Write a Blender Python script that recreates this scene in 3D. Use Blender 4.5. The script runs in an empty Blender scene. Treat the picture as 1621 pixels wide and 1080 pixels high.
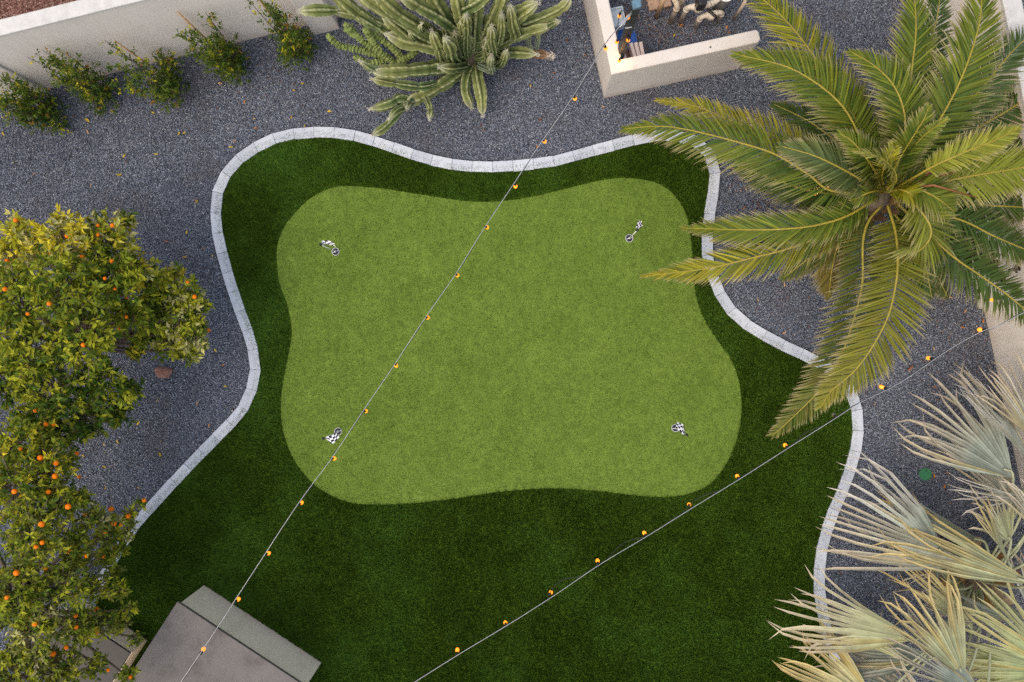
import bpy, math, random
import numpy as np
from mathutils import Vector, Matrix

R = math.radians
random.seed(7)
rng = np.random.default_rng(7)
scene = bpy.context.scene
C = scene.collection

# ------------------------------------------------------------------ camera
CAM_H, F_PX = 11.1, 1230.0
TILT = math.atan(25.0 / F_PX)
cam_data = bpy.data.cameras.new('camera')
cam_data.sensor_width = 36.0
cam_data.lens = 36.0 * F_PX / 1621.0
cam_data.clip_end = 500
cam = bpy.data.objects.new('camera', cam_data)
cam.location = (0, 0, CAM_H)
cam.rotation_euler = (0, TILT, 0)
C.objects.link(cam)
scene.camera = cam

# ------------------------------------------------------------------ light
SUN_EL, SUN_AZ = 60.0, -125.0          # azimuth clockwise from +Y (top of the picture)
world = bpy.data.worlds.new('World')
scene.world = world
world.use_nodes = True
wn = world.node_tree.nodes
wl = world.node_tree.links
wn.clear()
sky = wn.new('ShaderNodeTexSky')
sky.sky_type = 'NISHITA'
sky.sun_disc = False
sky.sun_elevation = R(SUN_EL)
sky.sun_rotation = R(SUN_AZ)
sky.air_density = 1.7
sky.dust_density = 6.5
sky.ozone_density = 1.0
bg = wn.new('ShaderNodeBackground')
bg.inputs['Strength'].default_value = 0.15
wo = wn.new('ShaderNodeOutputWorld')
wl.new(sky.outputs[0], bg.inputs[0])
wl.new(bg.outputs[0], wo.inputs[0])

sd = bpy.data.lights.new('sun', 'SUN')
sd.energy = 1.0
sd.angle = R(179)
sd.color = (1.0, 0.94, 0.88)
sun = bpy.data.objects.new('sun', sd)
el, az = R(SUN_EL), R(SUN_AZ)
to_sun = Vector((math.sin(az) * math.cos(el), math.cos(az) * math.cos(el), math.sin(el)))
sun.rotation_euler = to_sun.to_track_quat('Z', 'Y').to_euler()
sun.location = to_sun * 30
C.objects.link(sun)

scene.view_settings.view_transform = 'Standard'
scene.view_settings.look = 'None'
scene.view_settings.gamma = 1.0
scene.view_settings.use_curve_mapping = False
scene.view_settings.exposure = 0.22
scene.render.engine = 'CYCLES'
scene.cycles.use_denoising = False
scene.cycles.max_bounces = 6
scene.cycles.sample_clamp_indirect = 4.0


# ------------------------------------------------------------------ helpers
def P(u, v, z=0.0):
    """point of the garden at height z seen at photograph position (u, v)"""
    x, y = (u - 810.5) / F_PX, -(v - 540.0) / F_PX
    ca, sa = math.cos(TILT), math.sin(TILT)
    dx, dz = x * ca - sa, -x * sa - ca
    s = (z - CAM_H) / dz
    return Vector((dx * s, y * s, z))


def crom(pts, n=8, closed=False):
    pts = [np.array(p, float) for p in pts]
    m = len(pts)
    out = []
    segs = m if closed else m - 1
    for i in range(segs):
        if closed:
            a, b, c, d = pts[(i - 1) % m], pts[i], pts[(i + 1) % m], pts[(i + 2) % m]
        else:
            b, c = pts[i], pts[i + 1]
            a = pts[i - 1] if i > 0 else 2 * b - c
            d = pts[i + 2] if i + 2 < m else 2 * c - b
        for k in range(n):
            t = k / n
            out.append(.5 * ((2 * b) + (-a + c) * t + (2 * a - 5 * b + 4 * c - d) * t * t + (-a + 3 * b - 3 * c + d) * t ** 3))
    if not closed:
        out.append(pts[-1])
    return np.array(out)


def resample(pts, step=None, count=None):
    pts = np.asarray(pts, float)
    d = np.r_[0, np.cumsum(np.linalg.norm(np.diff(pts, axis=0), axis=1))]
    n = count if count else max(2, int(round(d[-1] / step)) + 1)
    s = np.linspace(0, d[-1], n)
    return np.stack([np.interp(s, d, pts[:, k]) for k in range(pts.shape[1])], 1)


def in_poly(xy, poly):
    x, y = xy[:, 0], xy[:, 1]
    inside = np.zeros(len(x), bool)
    n = len(poly)
    j = n - 1
    for i in range(n):
        xi, yi = poly[i]
        xj, yj = poly[j]
        c = (yi > y) != (yj > y)
        if yi != yj:
            inside ^= c & (x < (xj - xi) * (y - yi) / (yj - yi) + xi)
        j = i
    return inside


class MB:
    """collects geometry, then links it as one mesh object"""
    def __init__(self):
        self.v, self.f, self.c, self.mi = [], [], [], []

    def vert(self, p, c=(1, 1, 1)):
        self.v.append((p[0], p[1], p[2]))
        self.c.append((c[0], c[1], c[2], 1.0))
        return len(self.v) - 1

    def face(self, *ids):
        self.f.append(ids)

    def tube(self, pts, rad, n=8, c=(1, 1, 1), cap=True):
        pts = [Vector(p) for p in pts]
        m = len(pts)
        if not hasattr(rad, '__len__'):
            rad = [rad] * m
        N = None
        rings = []
        for i in range(m):
            t = (pts[min(i + 1, m - 1)] - pts[max(i - 1, 0)])
            t = t.normalized() if t.length > 1e-9 else Vector((0, 0, 1))
            if N is None:
                N = t.orthogonal().normalized()
            N = (N - t * N.dot(t))
            N = N.normalized() if N.length > 1e-6 else t.orthogonal().normalized()
            B = t.cross(N)
            rings.append([self.vert(pts[i] + (N * math.cos(2 * math.pi * k / n) + B * math.sin(2 * math.pi * k / n)) * rad[i], c) for k in range(n)])
        for a, b in zip(rings, rings[1:]):
            for k in range(n):
                self.face(a[k], a[(k + 1) % n], b[(k + 1) % n], b[k])
        if cap:
            self.face(*rings[0][::-1])
            self.face(*rings[-1])

    def box(self, lo, hi, M=None, c=(1, 1, 1), bev=0.0):
        """box with a chamfered top edge and corners"""
        x0, y0, z0 = lo
        x1, y1, z1 = hi
        b = bev
        if b <= 0:
            rings = [[(x0, y0, z0), (x1, y0, z0), (x1, y1, z0), (x0, y1, z0)], [(x0, y0, z1), (x1, y0, z1), (x1, y1, z1), (x0, y1, z1)]]
        else:
            def oc(i, z):
                a0, a1, b0, b1 = x0 + i, x1 - i, y0 + i, y1 - i
                return [(a0 + b, b0, z), (a1 - b, b0, z), (a1, b0 + b, z), (a1, b1 - b, z), (a1 - b, b1, z), (a0 + b, b1, z), (a0, b1 - b, z), (a0, b0 + b, z)]
            rings = [oc(0, z0), oc(0, z1 - b), oc(b * .3, z1 - b * .3), oc(b, z1)]
        self.rings([[Vector(p) if M is None else M @ Vector(p) for p in r] for r in rings], c)

    def rings(self, rs, c=(1, 1, 1), cap0=True, cap1=True):
        ids = [[self.vert(p, c) for p in r] for r in rs]
        n = len(ids[0])
        for a, b in zip(ids, ids[1:]):
            for k in range(n):
                self.face(a[k], a[(k + 1) % n], b[(k + 1) % n], b[k])
        if cap0:
            self.face(*ids[0][::-1])
        if cap1:
            self.face(*ids[-1])

    def lathe(self, prof, n=24, M=None, c=(1, 1, 1), cap0=True, cap1=True):
        rs = []
        for r, z in prof:
            ring = [Vector((r * math.cos(2 * math.pi * k / n), r * math.sin(2 * math.pi * k / n), z)) for k in range(n)]
            rs.append([M @ p for p in ring] if M is not None else ring)
        self.rings(rs, c, cap0, cap1)

    def mesh(self, name, mat=None, smooth=False):
        me = bpy.data.meshes.new(name)
        me.from_pydata(self.v, [], self.f)
        if self.v:
            a = me.attributes.new('Col', 'FLOAT_COLOR', 'POINT')
            a.data.foreach_set('color', np.array(self.c, np.float32).ravel())
        if mat:
            me.materials.append(mat)
        if smooth:
            me.polygons.foreach_set('use_smooth', [True] * len(me.polygons))
        me.update()
        return me

    def build(self, name, mat=None, parent=None, smooth=False, loc=None):
        o = bpy.data.objects.new(name, self.mesh(name, mat, smooth))
        C.objects.link(o)
        if parent is not None:
            o.parent = parent
        if loc is not None:
            o.location = loc
        return o


def link_mesh(name, me, parent=None, M=None):
    o = bpy.data.objects.new(name, me)
    C.objects.link(o)
    if parent is not None:
        o.parent = parent
    if M is not None:
        o.matrix_local = M
    return o


def thing(name, label, cat, loc=(0, 0, 0), rz=0.0, group=None):
    o = bpy.data.objects.new(name, None)
    o.empty_display_size = .1
    C.objects.link(o)
    o.location = loc
    o.rotation_euler = (0, 0, rz)
    return tag(o, label, cat, group)


def tag(o, label=None, cat=None, group=None, kind=None):
    if label:
        o['label'] = label
    if cat:
        o['category'] = cat
    if group:
        o['group'] = group
    if kind:
        o['kind'] = kind
    return o


def copy_tree(o, parent=None):
    c = o.copy()
    C.objects.link(c)
    if parent is not None:
        c.parent = parent
    for ch in list(o.children):
        copy_tree(ch, c)
    return c


# ------------------------------------------------------------------ materials
class NT:
    def __init__(self, name):
        self.m = bpy.data.materials.new(name)
        self.m.use_nodes = True
        self.t = self.m.node_tree
        self.n = self.t.nodes
        self.b = self.n['Principled BSDF']

    def node(self, kind, **kw):
        n = self.n.new(kind)
        for k, v in kw.items():
            if k in n.inputs:
                n.inputs[k].default_value = v
            else:
                setattr(n, k, v)
        return n

    def link(self, a, b):
        self.t.links.new(a, b)

    def ramp(self, fac, stops):
        r = self.n.new('ShaderNodeValToRGB')
        e = r.color_ramp.elements
        while len(e) > 1:
            e.remove(e[-1])
        e[0].position = stops[0][0]
        e[0].color = (*stops[0][1], 1)
        for p, c in stops[1:]:
            x = e.new(p)
            x.color = (*c, 1)
        self.link(fac, r.inputs[0])
        return r.outputs[0]

    def noise(self, scale, detail=4, rough=.55, pos=None):
        n = self.n.new('ShaderNodeTexNoise')
        n.inputs['Scale'].default_value = scale
        n.inputs['Detail'].default_value = detail
        n.inputs['Roughness'].default_value = rough
        if pos is not None:
            self.link(pos, n.inputs['Vector'])
        return n.outputs['Fac']

    def pos(self):
        return self.n.new('ShaderNodeNewGeometry').outputs['Position']

    def mix(self, a, b, fac, blend='MIX'):
        m = self.n.new('ShaderNodeMix')
        m.data_type = 'RGBA'
        m.blend_type = blend
        for sock, val in ((m.inputs[0], fac), (m.inputs[6], a), (m.inputs[7], b)):
            if isinstance(val, (int, float)):
                sock.default_value = val
            elif isinstance(val, tuple):
                sock.default_value = (*val, 1)
            else:
                self.link(val, sock)
        return m.outputs[2]

    def bump(self, h, strength=.4, dist=.01):
        b = self.n.new('ShaderNodeBump')
        b.inputs['Strength'].default_value = strength
        b.inputs['Distance'].default_value = dist
        self.link(h, b.inputs['Height'])
        self.link(b.outputs[0], self.b.inputs['Normal'])

    def done(self, col, rough=.8, spec=.3):
        if isinstance(col, tuple):
            self.b.inputs['Base Color'].default_value = (*col, 1)
        else:
            self.link(col, self.b.inputs['Base Color'])
        self.b.inputs['Roughness'].default_value = rough
        self.b.inputs['Specular IOR Level'].default_value = spec
        return self.m


def plain(name, col, rough=.6, spec=.3, metal=0.0, var=.25, scale=25.0):
    t = NT(name)
    f = t.noise(scale, 4, .6, t.pos())
    c = t.ramp(f, [(.3, tuple(x * (1 - var) for x in col)), (.7, tuple(min(1, x * (1 + var)) for x in col))])
    t.b.inputs['Metallic'].default_value = metal
    return t.done(c, rough, spec)


def stucco_mat(name, col):
    t = NT(name)
    p = t.pos()
    big = t.noise(1.1, 5, .6, p)
    fine = t.noise(90, 3, .6, p)
    grit = t.noise(260, 2, .7, p)
    c = t.ramp(big, [(.3, tuple(x * .88 for x in col)), (.55, col), (.8, tuple(min(1, x * 1.04) for x in col))])
    c = t.mix(c, t.ramp(fine, [(.35, (.93, .925, .92)), (.65, (1, 1, 1))]), .6, 'MULTIPLY')
    mp = t.node('ShaderNodeMapping')
    mp.inputs['Scale'].default_value = (1, 1, .12)
    t.link(p, mp.inputs['Vector'])
    sk = t.noise(5.5, 5, .7, mp.outputs[0])
    c = t.mix(c, tuple(x * y for x, y in zip(col, (.62, .56, .50))), t.ramp(sk, [(.52, (0, 0, 0)), (.78, (.42, .42, .42))]))
    # rain streaks and splash dirt
    sep = t.node('ShaderNodeSeparateXYZ')
    t.link(p, sep.inputs[0])
    spl = t.node('ShaderNodeMapRange')
    spl.inputs['From Min'].default_value = 0.0
    spl.inputs['From Max'].default_value = .22
    spl.inputs['To Min'].default_value = 1
    spl.inputs['To Max'].default_value = 0
    t.link(sep.outputs[2], spl.inputs[0])
    st = t.noise(6, 5, .7, p)
    mul = t.node('ShaderNodeMath', operation='MULTIPLY')
    t.link(spl.outputs[0], mul.inputs[0])
    t.link(st, mul.inputs[1])
    c = t.mix(c, tuple(x * y for x, y in zip(col, (.55, .47, .4))), mul.outputs[0])
    t.bump(fine, .12, .004)
    return t.done(c, .9, .2)


def vcol_mat(name, rough=.5, spec=.35, island=.25, trans=.0, noise=None):
    """colour from the mesh itself, varied a little from leaf to leaf"""
    t = NT(name)
    a = t.node('ShaderNodeAttribute', attribute_name='Col')
    c = a.outputs['Color']
    if island:
        g = t.node('ShaderNodeNewGeometry')
        v = t.ramp(g.outputs['Random Per Island'], [(0, (1 - island,) * 3), (1, (1 + island,) * 3)])
        c = t.mix(c, v, 1.0, 'MULTIPLY')
    if noise:
        f = t.noise(noise[0], 4, .6, t.pos())
        c = t.mix(c, t.ramp(f, [(.3, (1 - noise[1],) * 3), (.7, (1 + noise[1] * .6,) * 3)]), 1.0, 'MULTIPLY')
    m = t.done(c, rough, spec)
    if trans:
        tr = t.node('ShaderNodeBsdfTranslucent')
        t.link(c, tr.inputs[0])
        mx = t.node('ShaderNodeMixShader')
        mx.inputs[0].default_value = trans
        out = t.n['Material Output']
        t.link(t.b.outputs[0], mx.inputs[1])
        t.link(tr.outputs[0], mx.inputs[2])
        t.link(mx.outputs[0], out.inputs[0])
    return m


def gravel_ground_mat(name, stops, scale=55):
    t = NT(name)
    p = t.pos()
    v = t.node('ShaderNodeTexVoronoi', Scale=scale)
    t.link(p, v.inputs['Vector'])
    sep = t.node('ShaderNodeSeparateColor')
    t.link(v.outputs['Color'], sep.inputs[0])
    c = t.ramp(sep.outputs[0], stops)
    d = t.ramp(v.outputs['Distance'], [(.0, (1, 1, 1)), (.55, (.25, .25, .25))])
    c = t.mix(c, d, .9, 'MULTIPLY')
    t.bump(v.outputs['Distance'], -.9, .012)
    return t.done(c, .85, .3)


def stone_mat(name, stops, patch):
    t = NT(name)
    oi = t.node('ShaderNodeObjectInfo')
    c = t.ramp(oi.outputs['Random'], stops)
    f = t.noise(.55, 4, .6, t.pos())
    c = t.mix(c, t.ramp(f, [(.35, (.86, .86, .88)), (.65, (1.06, 1.05, 1.04))]), 1.0, 'MULTIPLY')
    f2 = t.noise(.9, 5, .65, t.pos())
    c = t.mix(c, patch, t.ramp(f2, [(.52, (0, 0, 0)), (.72, (.5, .5, .5))]))
    return t.done(c, .85, .12)


def turf_mat(name, lo, mid, hi, base=False, cool=None):
    t = NT(name)
    p = t.pos()
    g = t.node('ShaderNodeNewGeometry')
    f = t.noise(420 if base else 2, 2, .6, p)
    src = f if base else g.outputs['Random Per Island']
    c = t.ramp(src, [(.05, lo), (.5, mid), (.97, hi)])
    big = t.noise(1.5, 6, .68, p)
    c = t.mix(c, t.ramp(big, [(.3, (.70, .76, .70) if cool else (.87, .88, .85)), (.5, (1, 1, 1)), (.70, (1.42, 1.36, 1.25) if cool else (1.13, 1.09, 1.14))]), 1.0, 'MULTIPLY')
    med = t.noise(11, 4, .7, p)
    c = t.mix(c, t.ramp(med, [(.3, (.8, .82, .8)), (.7, (1.2, 1.18, 1.2))]), 1.0, 'MULTIPLY')
    if cool:
        pt = t.noise(.62, 5, .68, p)
        c = t.mix(c, cool, t.ramp(pt, [(.44, (0, 0, 0)), (.66, (.9, .9, .9))]))
    return t.done(c, .9, .02)


M = {}
GREYS = [(0, (.05, .06, .082)), (.2, (.10, .116, .156)), (.45, (.158, .182, .24)), (.60, (.16, .168, .205)), (.64, (.18, .165, .175)), (.68, (.18, .20, .25)), (.8, (.225, .255, .32)), (.93, (.29, .32, .385)), (.985, (.41, .43, .47)), (1, (.54, .55, .57))]
REDS = [(0, (.06, .03, .025)), (.3, (.16, .075, .06)), (.6, (.26, .13, .10)), (.85, (.36, .22, .18)), (1, (.5, .36, .3))]
M['gravel'] = gravel_ground_mat('gravel_bed', GREYS)
M['stone'] = stone_mat('gravel_stone', GREYS, (.12, .085, .07))
M['red_gravel'] = gravel_ground_mat('red_gravel_bed', REDS)
M['red_stone'] = stone_mat('red_gravel_stone', REDS, (.2, .1, .08))
M['green_base'] = turf_mat('putting_turf_base', (.10, .155, .026), (.13, .20, .034), (.16, .24, .045), True)
M['green_blade'] = turf_mat('putting_turf_blade', (.136, .198, .032), (.17, .242, .043), (.208, .284, .066))
M['fringe_base'] = turf_mat('fringe_turf_base', (.035, .065, .005), (.048, .085, .007), (.06, .105, .011), True)
M['fringe_blade'] = turf_mat('fringe_turf_blade', (.036, .072, .008), (.052, .103, .011), (.078, .142, .018), cool=(.098, .205, .03))
M['stucco'] = stucco_mat('cream_stucco', (.68, .63, .585))
M['stucco_right'] = stucco_mat('boundary_stucco', (.80, .745, .69))
M['stucco_white'] = stucco_mat('white_stucco', (.77, .72, .685))
M['stucco_grey'] = stucco_mat('grey_beige_stucco', (.88, .77, .64))
M['cap'] = plain('painted_cap', (.56, .55, .54), .8, .2, var=.12, scale=9)


def paver_mat():
    t = NT('pale_marble_paver')
    p = t.pos()
    oi = t.node('ShaderNodeObjectInfo')
    tone = t.ramp(oi.outputs['Random'], [(0, (.43, .465, .535)), (.5, (.49, .525, .60)), (1, (.55, .585, .65))])
    v = t.noise(9, 6, .7, p)
    c = t.mix(tone, t.ramp(v, [(.30, (.62, .62, .63)), (.46, (.97, .97, .97)), (.7, (1.05, 1.05, 1.04))]), .75, 'MULTIPLY')
    s = t.noise(120, 3, .6, p)
    c = t.mix(c, t.ramp(s, [(.3, (.86, .86, .87)), (.5, (1, 1, 1))]), .4, 'MULTIPLY')
    t.bump(s, .1, .003)
    return t.done(c, .75, .3)


M['paver'] = paver_mat()


def concrete_mat():
    t = NT('exposed_concrete')
    p = t.pos()
    a = t.noise(160, 3, .7, p)
    b = t.noise(3, 5, .65, p)
    c = t.ramp(a, [(.3, (.085, .077, .073)), (.5, (.155, .143, .138)), (.68, (.215, .20, .192)), (.8, (.34, .325, .31))])
    c = t.mix(c, t.ramp(b, [(.3, (.70, .68, .66)), (.48, (1, 1, 1)), (.7, (1.14, 1.13, 1.12))]), 1.0, 'MULTIPLY')
    t.bump(a, .3, .003)
    return t.done(c, .85, .12)


M['concrete'] = concrete_mat()
M['slab_edge'] = plain('concrete_edge', (.12, .105, .09), .85, .2, scale=40)
M['dark_top'] = plain('dark_slate_top', (.035, .032, .034), .55, .4, scale=30)
M['cable'] = plain('black_rubber', (.018, .018, .02), .5, .4)
M['wire'] = plain('galvanised_wire', (.55, .56, .57), .35, .5, metal=.6, var=.1)
M['socket'] = plain('black_socket', (.02, .018, .017), .45, .4)


def bulb_mat(name, col, strength):
    t = NT(name)
    t.b.inputs['Emission Color'].default_value = (*col, 1)
    t.b.inputs['Emission Strength'].default_value = strength
    return t.done((.6, .3, .05), .15, .5)


M['bulb'] = bulb_mat('lit_amber_bulb', (1.0, .235, .010), 1.75)
M['filament'] = bulb_mat('lit_filament', (1.0, .55, .12), 4)
M['dead_bulb'] = plain('unlit_bulb_glass', (.16, .14, .11), .12, .5)
M['white'] = plain('white_plastic', (.8, .8, .8), .4, .4, var=.05)
M['navy'] = plain('dark_cup_lining', (.012, .014, .03), .5, .3)
M['post'] = plain('charcoal_post', (.022, .024, .028), .55, .4)
M['post_cap'] = plain('blue_grey_cap', (.10, .19, .26), .5, .4)
M['pvc'] = vcol_mat('pvc_pipe', .4, .4, 0, noise=(14, .18))
M['blue'] = plain('blue_plastic', (.02, .085, .33), .35, .45, var=.2)
M['grey_box'] = plain('grey_plastic_lid', (.42, .48, .53), .5, .35, var=.08)
M['tan_block'] = plain('tan_block', (.42, .28, .2), .9, .2)
M['pink_slab'] = plain('pale_pink_slab', (.62, .50, .45), .85, .2, var=.12)
M['brown_slab'] = plain('brown_slab', (.17, .09, .07), .85, .2)
M['black'] = plain('black_plastic', (.015, .015, .017), .4, .4)
M['filter'] = plain('grey_filter_body', (.14, .14, .14), .5, .4)
M['yellow'] = plain('yellow_label', (.75, .45, .04), .5, .3)
M['valve_green'] = plain('green_valve_lid', (.035, .19, .085), .6, .3, var=.2)
M['leaf'] = vcol_mat('foliage_leaf', .55, .16, .38, .32)
M['frond'] = vcol_mat('palm_leaflet', .5, .16, .30, .24)
M['fan'] = vcol_mat('silver_fan_leaf', .6, .15, .14, .12, noise=(7, .22))
M['rachis'] = vcol_mat('palm_stalk', .45, .4, 0, noise=(12, .2))
M['bark'] = plain('bark', (.13, .10, .075), .9, .2, var=.45, scale=30)
M['boots'] = vcol_mat('palm_boots', .85, .2, .3, noise=(10, .3))
M['cactus'] = vcol_mat('cactus_skin', .65, .12, 0, noise=(9, .34))
M['orange'] = plain('orange_peel', (.88, .20, .003), .5, .2, var=.12, scale=14)
M['wood'] = plain('stake_wood', (.42, .26, .13), .8, .2, var=.3)
M['litter'] = vcol_mat('dry_litter', .8, .2, .35)
M['rock'] = plain('reddish_rock', (.25, .13, .105), .85, .2, var=.35, scale=18)
M['drip'] = plain('brass_fitting', (.03, .028, .025), .4, .5)


def checker_mat():
    t = NT('checkered_cloth')
    u = t.node('ShaderNodeUVMap')
    ch = t.node('ShaderNodeTexChecker', Scale=1.0)
    ch.inputs['Color1'].default_value = (.82, .82, .85, 1)
    ch.inputs['Color2'].default_value = (.012, .012, .03, 1)
    t.link(u.outputs[0], ch.inputs['Vector'])
    return t.done(ch.outputs[0], .75, .2)


M['checker'] = checker_mat()

# ------------------------------------------------------------------ outlines (photograph positions on the ground)
PAVER_PX = [(60, 1150), (92, 1080), (114, 1027), (133, 979), (158, 926), (175, 893), (191, 864), (216, 828), (244, 797), (285, 752), (326, 709), (367, 668),
            (385, 646), (397, 620), (404, 594), (402, 562), (391, 522), (377, 485), (365, 448), (354, 411), (345, 374), (341, 337), (343, 311),
            (350, 288), (362, 270), (376, 254), (395, 240), (420, 225), (457, 213), (503, 209), (540, 211), (575, 218), (615, 231), (655, 245),
            (700, 257), (742, 263), (774, 264.5), (808, 263), (840, 260), (873, 256), (907, 247), (940, 238), (971, 230), (1002, 222), (1045, 214),
            (1085, 217), (1115, 233), (1130, 258), (1132, 285), (1128, 312), (1123, 342), (1119, 377), (1120, 405), (1126, 430), (1136, 457), (1152, 485),
            (1173, 507), (1198, 524), (1228, 541), (1258, 555), (1281, 566), (1312, 583), (1335, 601), (1350, 624), (1357, 650), (1359, 678),
            (1357, 700), (1350, 733), (1333, 779), (1319, 811), (1304, 858), (1298, 895), (1297, 930), (1300, 957), (1310, 1003), (1326, 1047),
            (1345, 1090), (1372, 1150)]
GREEN_PX = [(541, 295), (600, 298), (665, 308), (743, 319), (800, 318), (850, 310), (900, 298), (950, 286), (990, 282), (1030, 287), (1060, 302), (1082, 330),
            (1092, 365), (1096, 400), (1098, 440), (1105, 480), (1120, 515), (1140, 545), (1160, 575), (1171, 610), (1174, 650), (1168, 690), (1155, 725),
            (1135, 755), (1110, 775), (1075, 785), (1040, 787), (1000, 784), (950, 778), (900, 774), (850, 774), (800, 778), (750, 785), (700, 792),
            (650, 797), (600, 799), (560, 797), (525, 785), (495, 765), (470, 735), (455, 705), (446, 670), (445, 630), (451, 590), (458, 555), (462, 525),
            (455, 483), (442, 447), (438, 405), (442, 378), (455, 352), (484, 320), (512, 303)]


def gpath(px, z=0.0, **kw):
    return crom([tuple(P(u, v, z)[:2]) for u, v in px], **kw)


paver_line = gpath(PAVER_PX, .05, n=8)
turf_poly = np.vstack([paver_line, [[6.5, -9.5], [-8.5, -9.5]]])
green_poly = gpath(GREEN_PX, .03, n=5, closed=True)
turf_poly_s = resample(np.vstack([turf_poly, turf_poly[:1]]), .12)
green_poly_s = green_poly


def sheet(name, poly, z, mat):
    mb = MB()
    from mathutils.geometry import tessellate_polygon
    pts = [Vector((p[0], p[1], z)) for p in poly]
    ids = [mb.vert(p) for p in pts]
    for tri in tessellate_polygon([pts]):
        a, b, c = tri
        n = (pts[b] - pts[a]).cross(pts[c] - pts[a])
        mb.face(*((ids[a], ids[b], ids[c]) if n.z > 0 else (ids[a], ids[c], ids[b])))
    return mb.build(name, mat)


# ------------------------------------------------------------------ ground
mb = MB()
g = 60.0
mb.face(*[mb.vert(p) for p in ((-g, -g, 0), (g, -g, 0), (g, g, 0), (-g, g, 0))])
tag(mb.build('ground', M['gravel']), kind='structure')
tag(sheet('turf_fringe', turf_poly_s[:-1], .022, M['fringe_base']), kind='structure')
tag(sheet('putting_green', green_poly_s, .030, M['green_base']), kind='structure')


def d_poly(xy, poly):
    """distance to the outline"""
    q = resample(np.vstack([poly, poly[:1]]), .08)
    best = np.full(len(xy), 9e9)
    for p in q:
        best = np.minimum(best, (xy[:, 0] - p[0]) ** 2 + (xy[:, 1] - p[1]) ** 2)
    return np.sqrt(best)


def blades(name, xy, h, w, z, lean, mat, label, comb=(0, 0)):
    n = len(xy)
    ang = rng.uniform(0, 2 * np.pi, n)
    hh = h * rng.uniform(.6, 1.15, n)
    la = rng.uniform(0, 2 * np.pi, n)
    lm = np.abs(rng.normal(0, 1, n)) * lean
    d = np.stack([np.cos(ang), np.sin(ang)], 1) * (w * .5)
    co = np.zeros((n, 3, 3), np.float32)
    co[:, 0, :2] = xy - d
    co[:, 1, :2] = xy + d
    co[:, 2, :2] = xy + np.stack([np.cos(la) * lm + comb[0], np.sin(la) * lm + comb[1]], 1)
    co[:, 0, 2] = co[:, 1, 2] = z
    co[:, 2, 2] = z + hh
    me = bpy.data.meshes.new(name)
    me.vertices.add(n * 3)
    me.vertices.foreach_set('co', co.ravel())
    me.loops.add(n * 3)
    me.loops.foreach_set('vertex_index', np.arange(n * 3, dtype=np.int32))
    me.polygons.add(n)
    me.polygons.foreach_set('loop_start', np.arange(0, n * 3, 3, dtype=np.int32))
    me.polygons.foreach_set('loop_total', np.full(n, 3, dtype=np.int32))
    me.materials.append(mat)
    me.update()
    o = bpy.data.objects.new(name, me)
    C.objects.link(o)
    return tag(o, label, 'grass', kind='stuff')


def scatter(n, x0, x1, y0, y1):
    return np.stack([rng.uniform(x0, x1, n), rng.uniform(y0, y1, n)], 1)


VX0, VX1, VY0, VY1 = -8.2, 7.9, -5.6, 5.6
cand = scatter(1400000, VX0 + 1, VX1 - 2, VY0, 3.6)
ing = in_poly(cand, green_poly_s)
blades('putting_grass', cand[ing][:420000], .011, .011, .029, .008, M['green_blade'], 'short light green artificial grass of the putting green')
rest = cand[~ing]
rest = rest[in_poly(rest, turf_poly_s)]
blades('fringe_grass', rest[:560000], .044, .014, .021, .018, M['fringe_blade'], 'taller dark green artificial grass around the putting green', (-.012, .010))

# ------------------------------------------------------------------ walls
STU_TOP = 1.0
wall_dir = (P(530, 30) - P(75, 142)).normalized()          # along the back wall
wall_n = Vector((wall_dir.y, -wall_dir.x, 0))                # towards the garden
wall_ang = math.atan2(wall_dir.y, wall_dir.x)
W0 = P(75, 142)


def oriented(origin, ang):
    return Matrix.Translation(origin) @ Matrix.Rotation(ang, 4, 'Z')


BACK_H = 1.72
bw = thing('garden_wall', 'long white stucco wall behind the row of shrubs, top left', 'wall', W0, wall_ang)
mb = MB(); mb.box((-6.5, 0, 0), (9.0, .17, BACK_H - .03)); mb.build('wall_face', M['stucco_white'], bw)
mb = MB(); mb.box((-6.5, -.012, BACK_H - .03), (9.0, .182, BACK_H), bev=.012); mb.build('coping', M['cap'], bw)
for x0, x1, dep in ((-6.4, .0, .035), (3.95, 4.33, .16)):
    mb = MB(); mb.box((x0, -dep, 0), (x1, -.001, BACK_H - .035), bev=.01); mb.build('pilaster', M['stucco_white'], bw)

# right boundary wall
RA, RB = P(1540, 446), P(1550, 489)
rdir = (P(1549.6, 489) - P(1447, 0)).normalized()            # towards the bottom of the picture
rang = math.atan2(rdir.y, rdir.x)
rw = thing('boundary_wall', 'tall cream stucco wall behind the date palm at the right edge', 'wall', P(1549.6, 489), rang)
RH = 1.8
mb = MB(); mb.box((-8.0, 0, 0), (0, .20, RH - .04)); mb.build('wall_face', M['stucco_right'], rw)
mb = MB(); mb.box((.001, .065, 0), (6.0, .24, RH - .04)); mb.build('wall_face', M['stucco_right'], rw)
mb = MB(); mb.box((-8.0, -.01, RH - .04), (0.004, .21, RH), bev=.012); mb.build('coping', M['cap'], rw)
mb = MB(); mb.box((.008, .055, RH - .04), (6.0, .25, RH), bev=.012); mb.build('coping', M['cap'], rw)

# pool equipment enclosure: low L-shaped wall
oc, oe = P(968, 118, STU_TOP), P(1205, 66, STU_TOP)
edir = (oe - oc).normalized()
eang = math.atan2(edir.y, edir.x)
elen = (oe - oc).length
en = thing('enclosure_wall', 'low cream L-shaped stucco wall around the pool pipes', 'wall', (oc.x, oc.y, 0), eang)
mb = MB()
th = .17
L = [(0, 0), (elen - .035, 0), (elen, .035), (elen, th - .035), (elen - .035, th), (th, th), (th, 3.2), (0, 3.2)]


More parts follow.
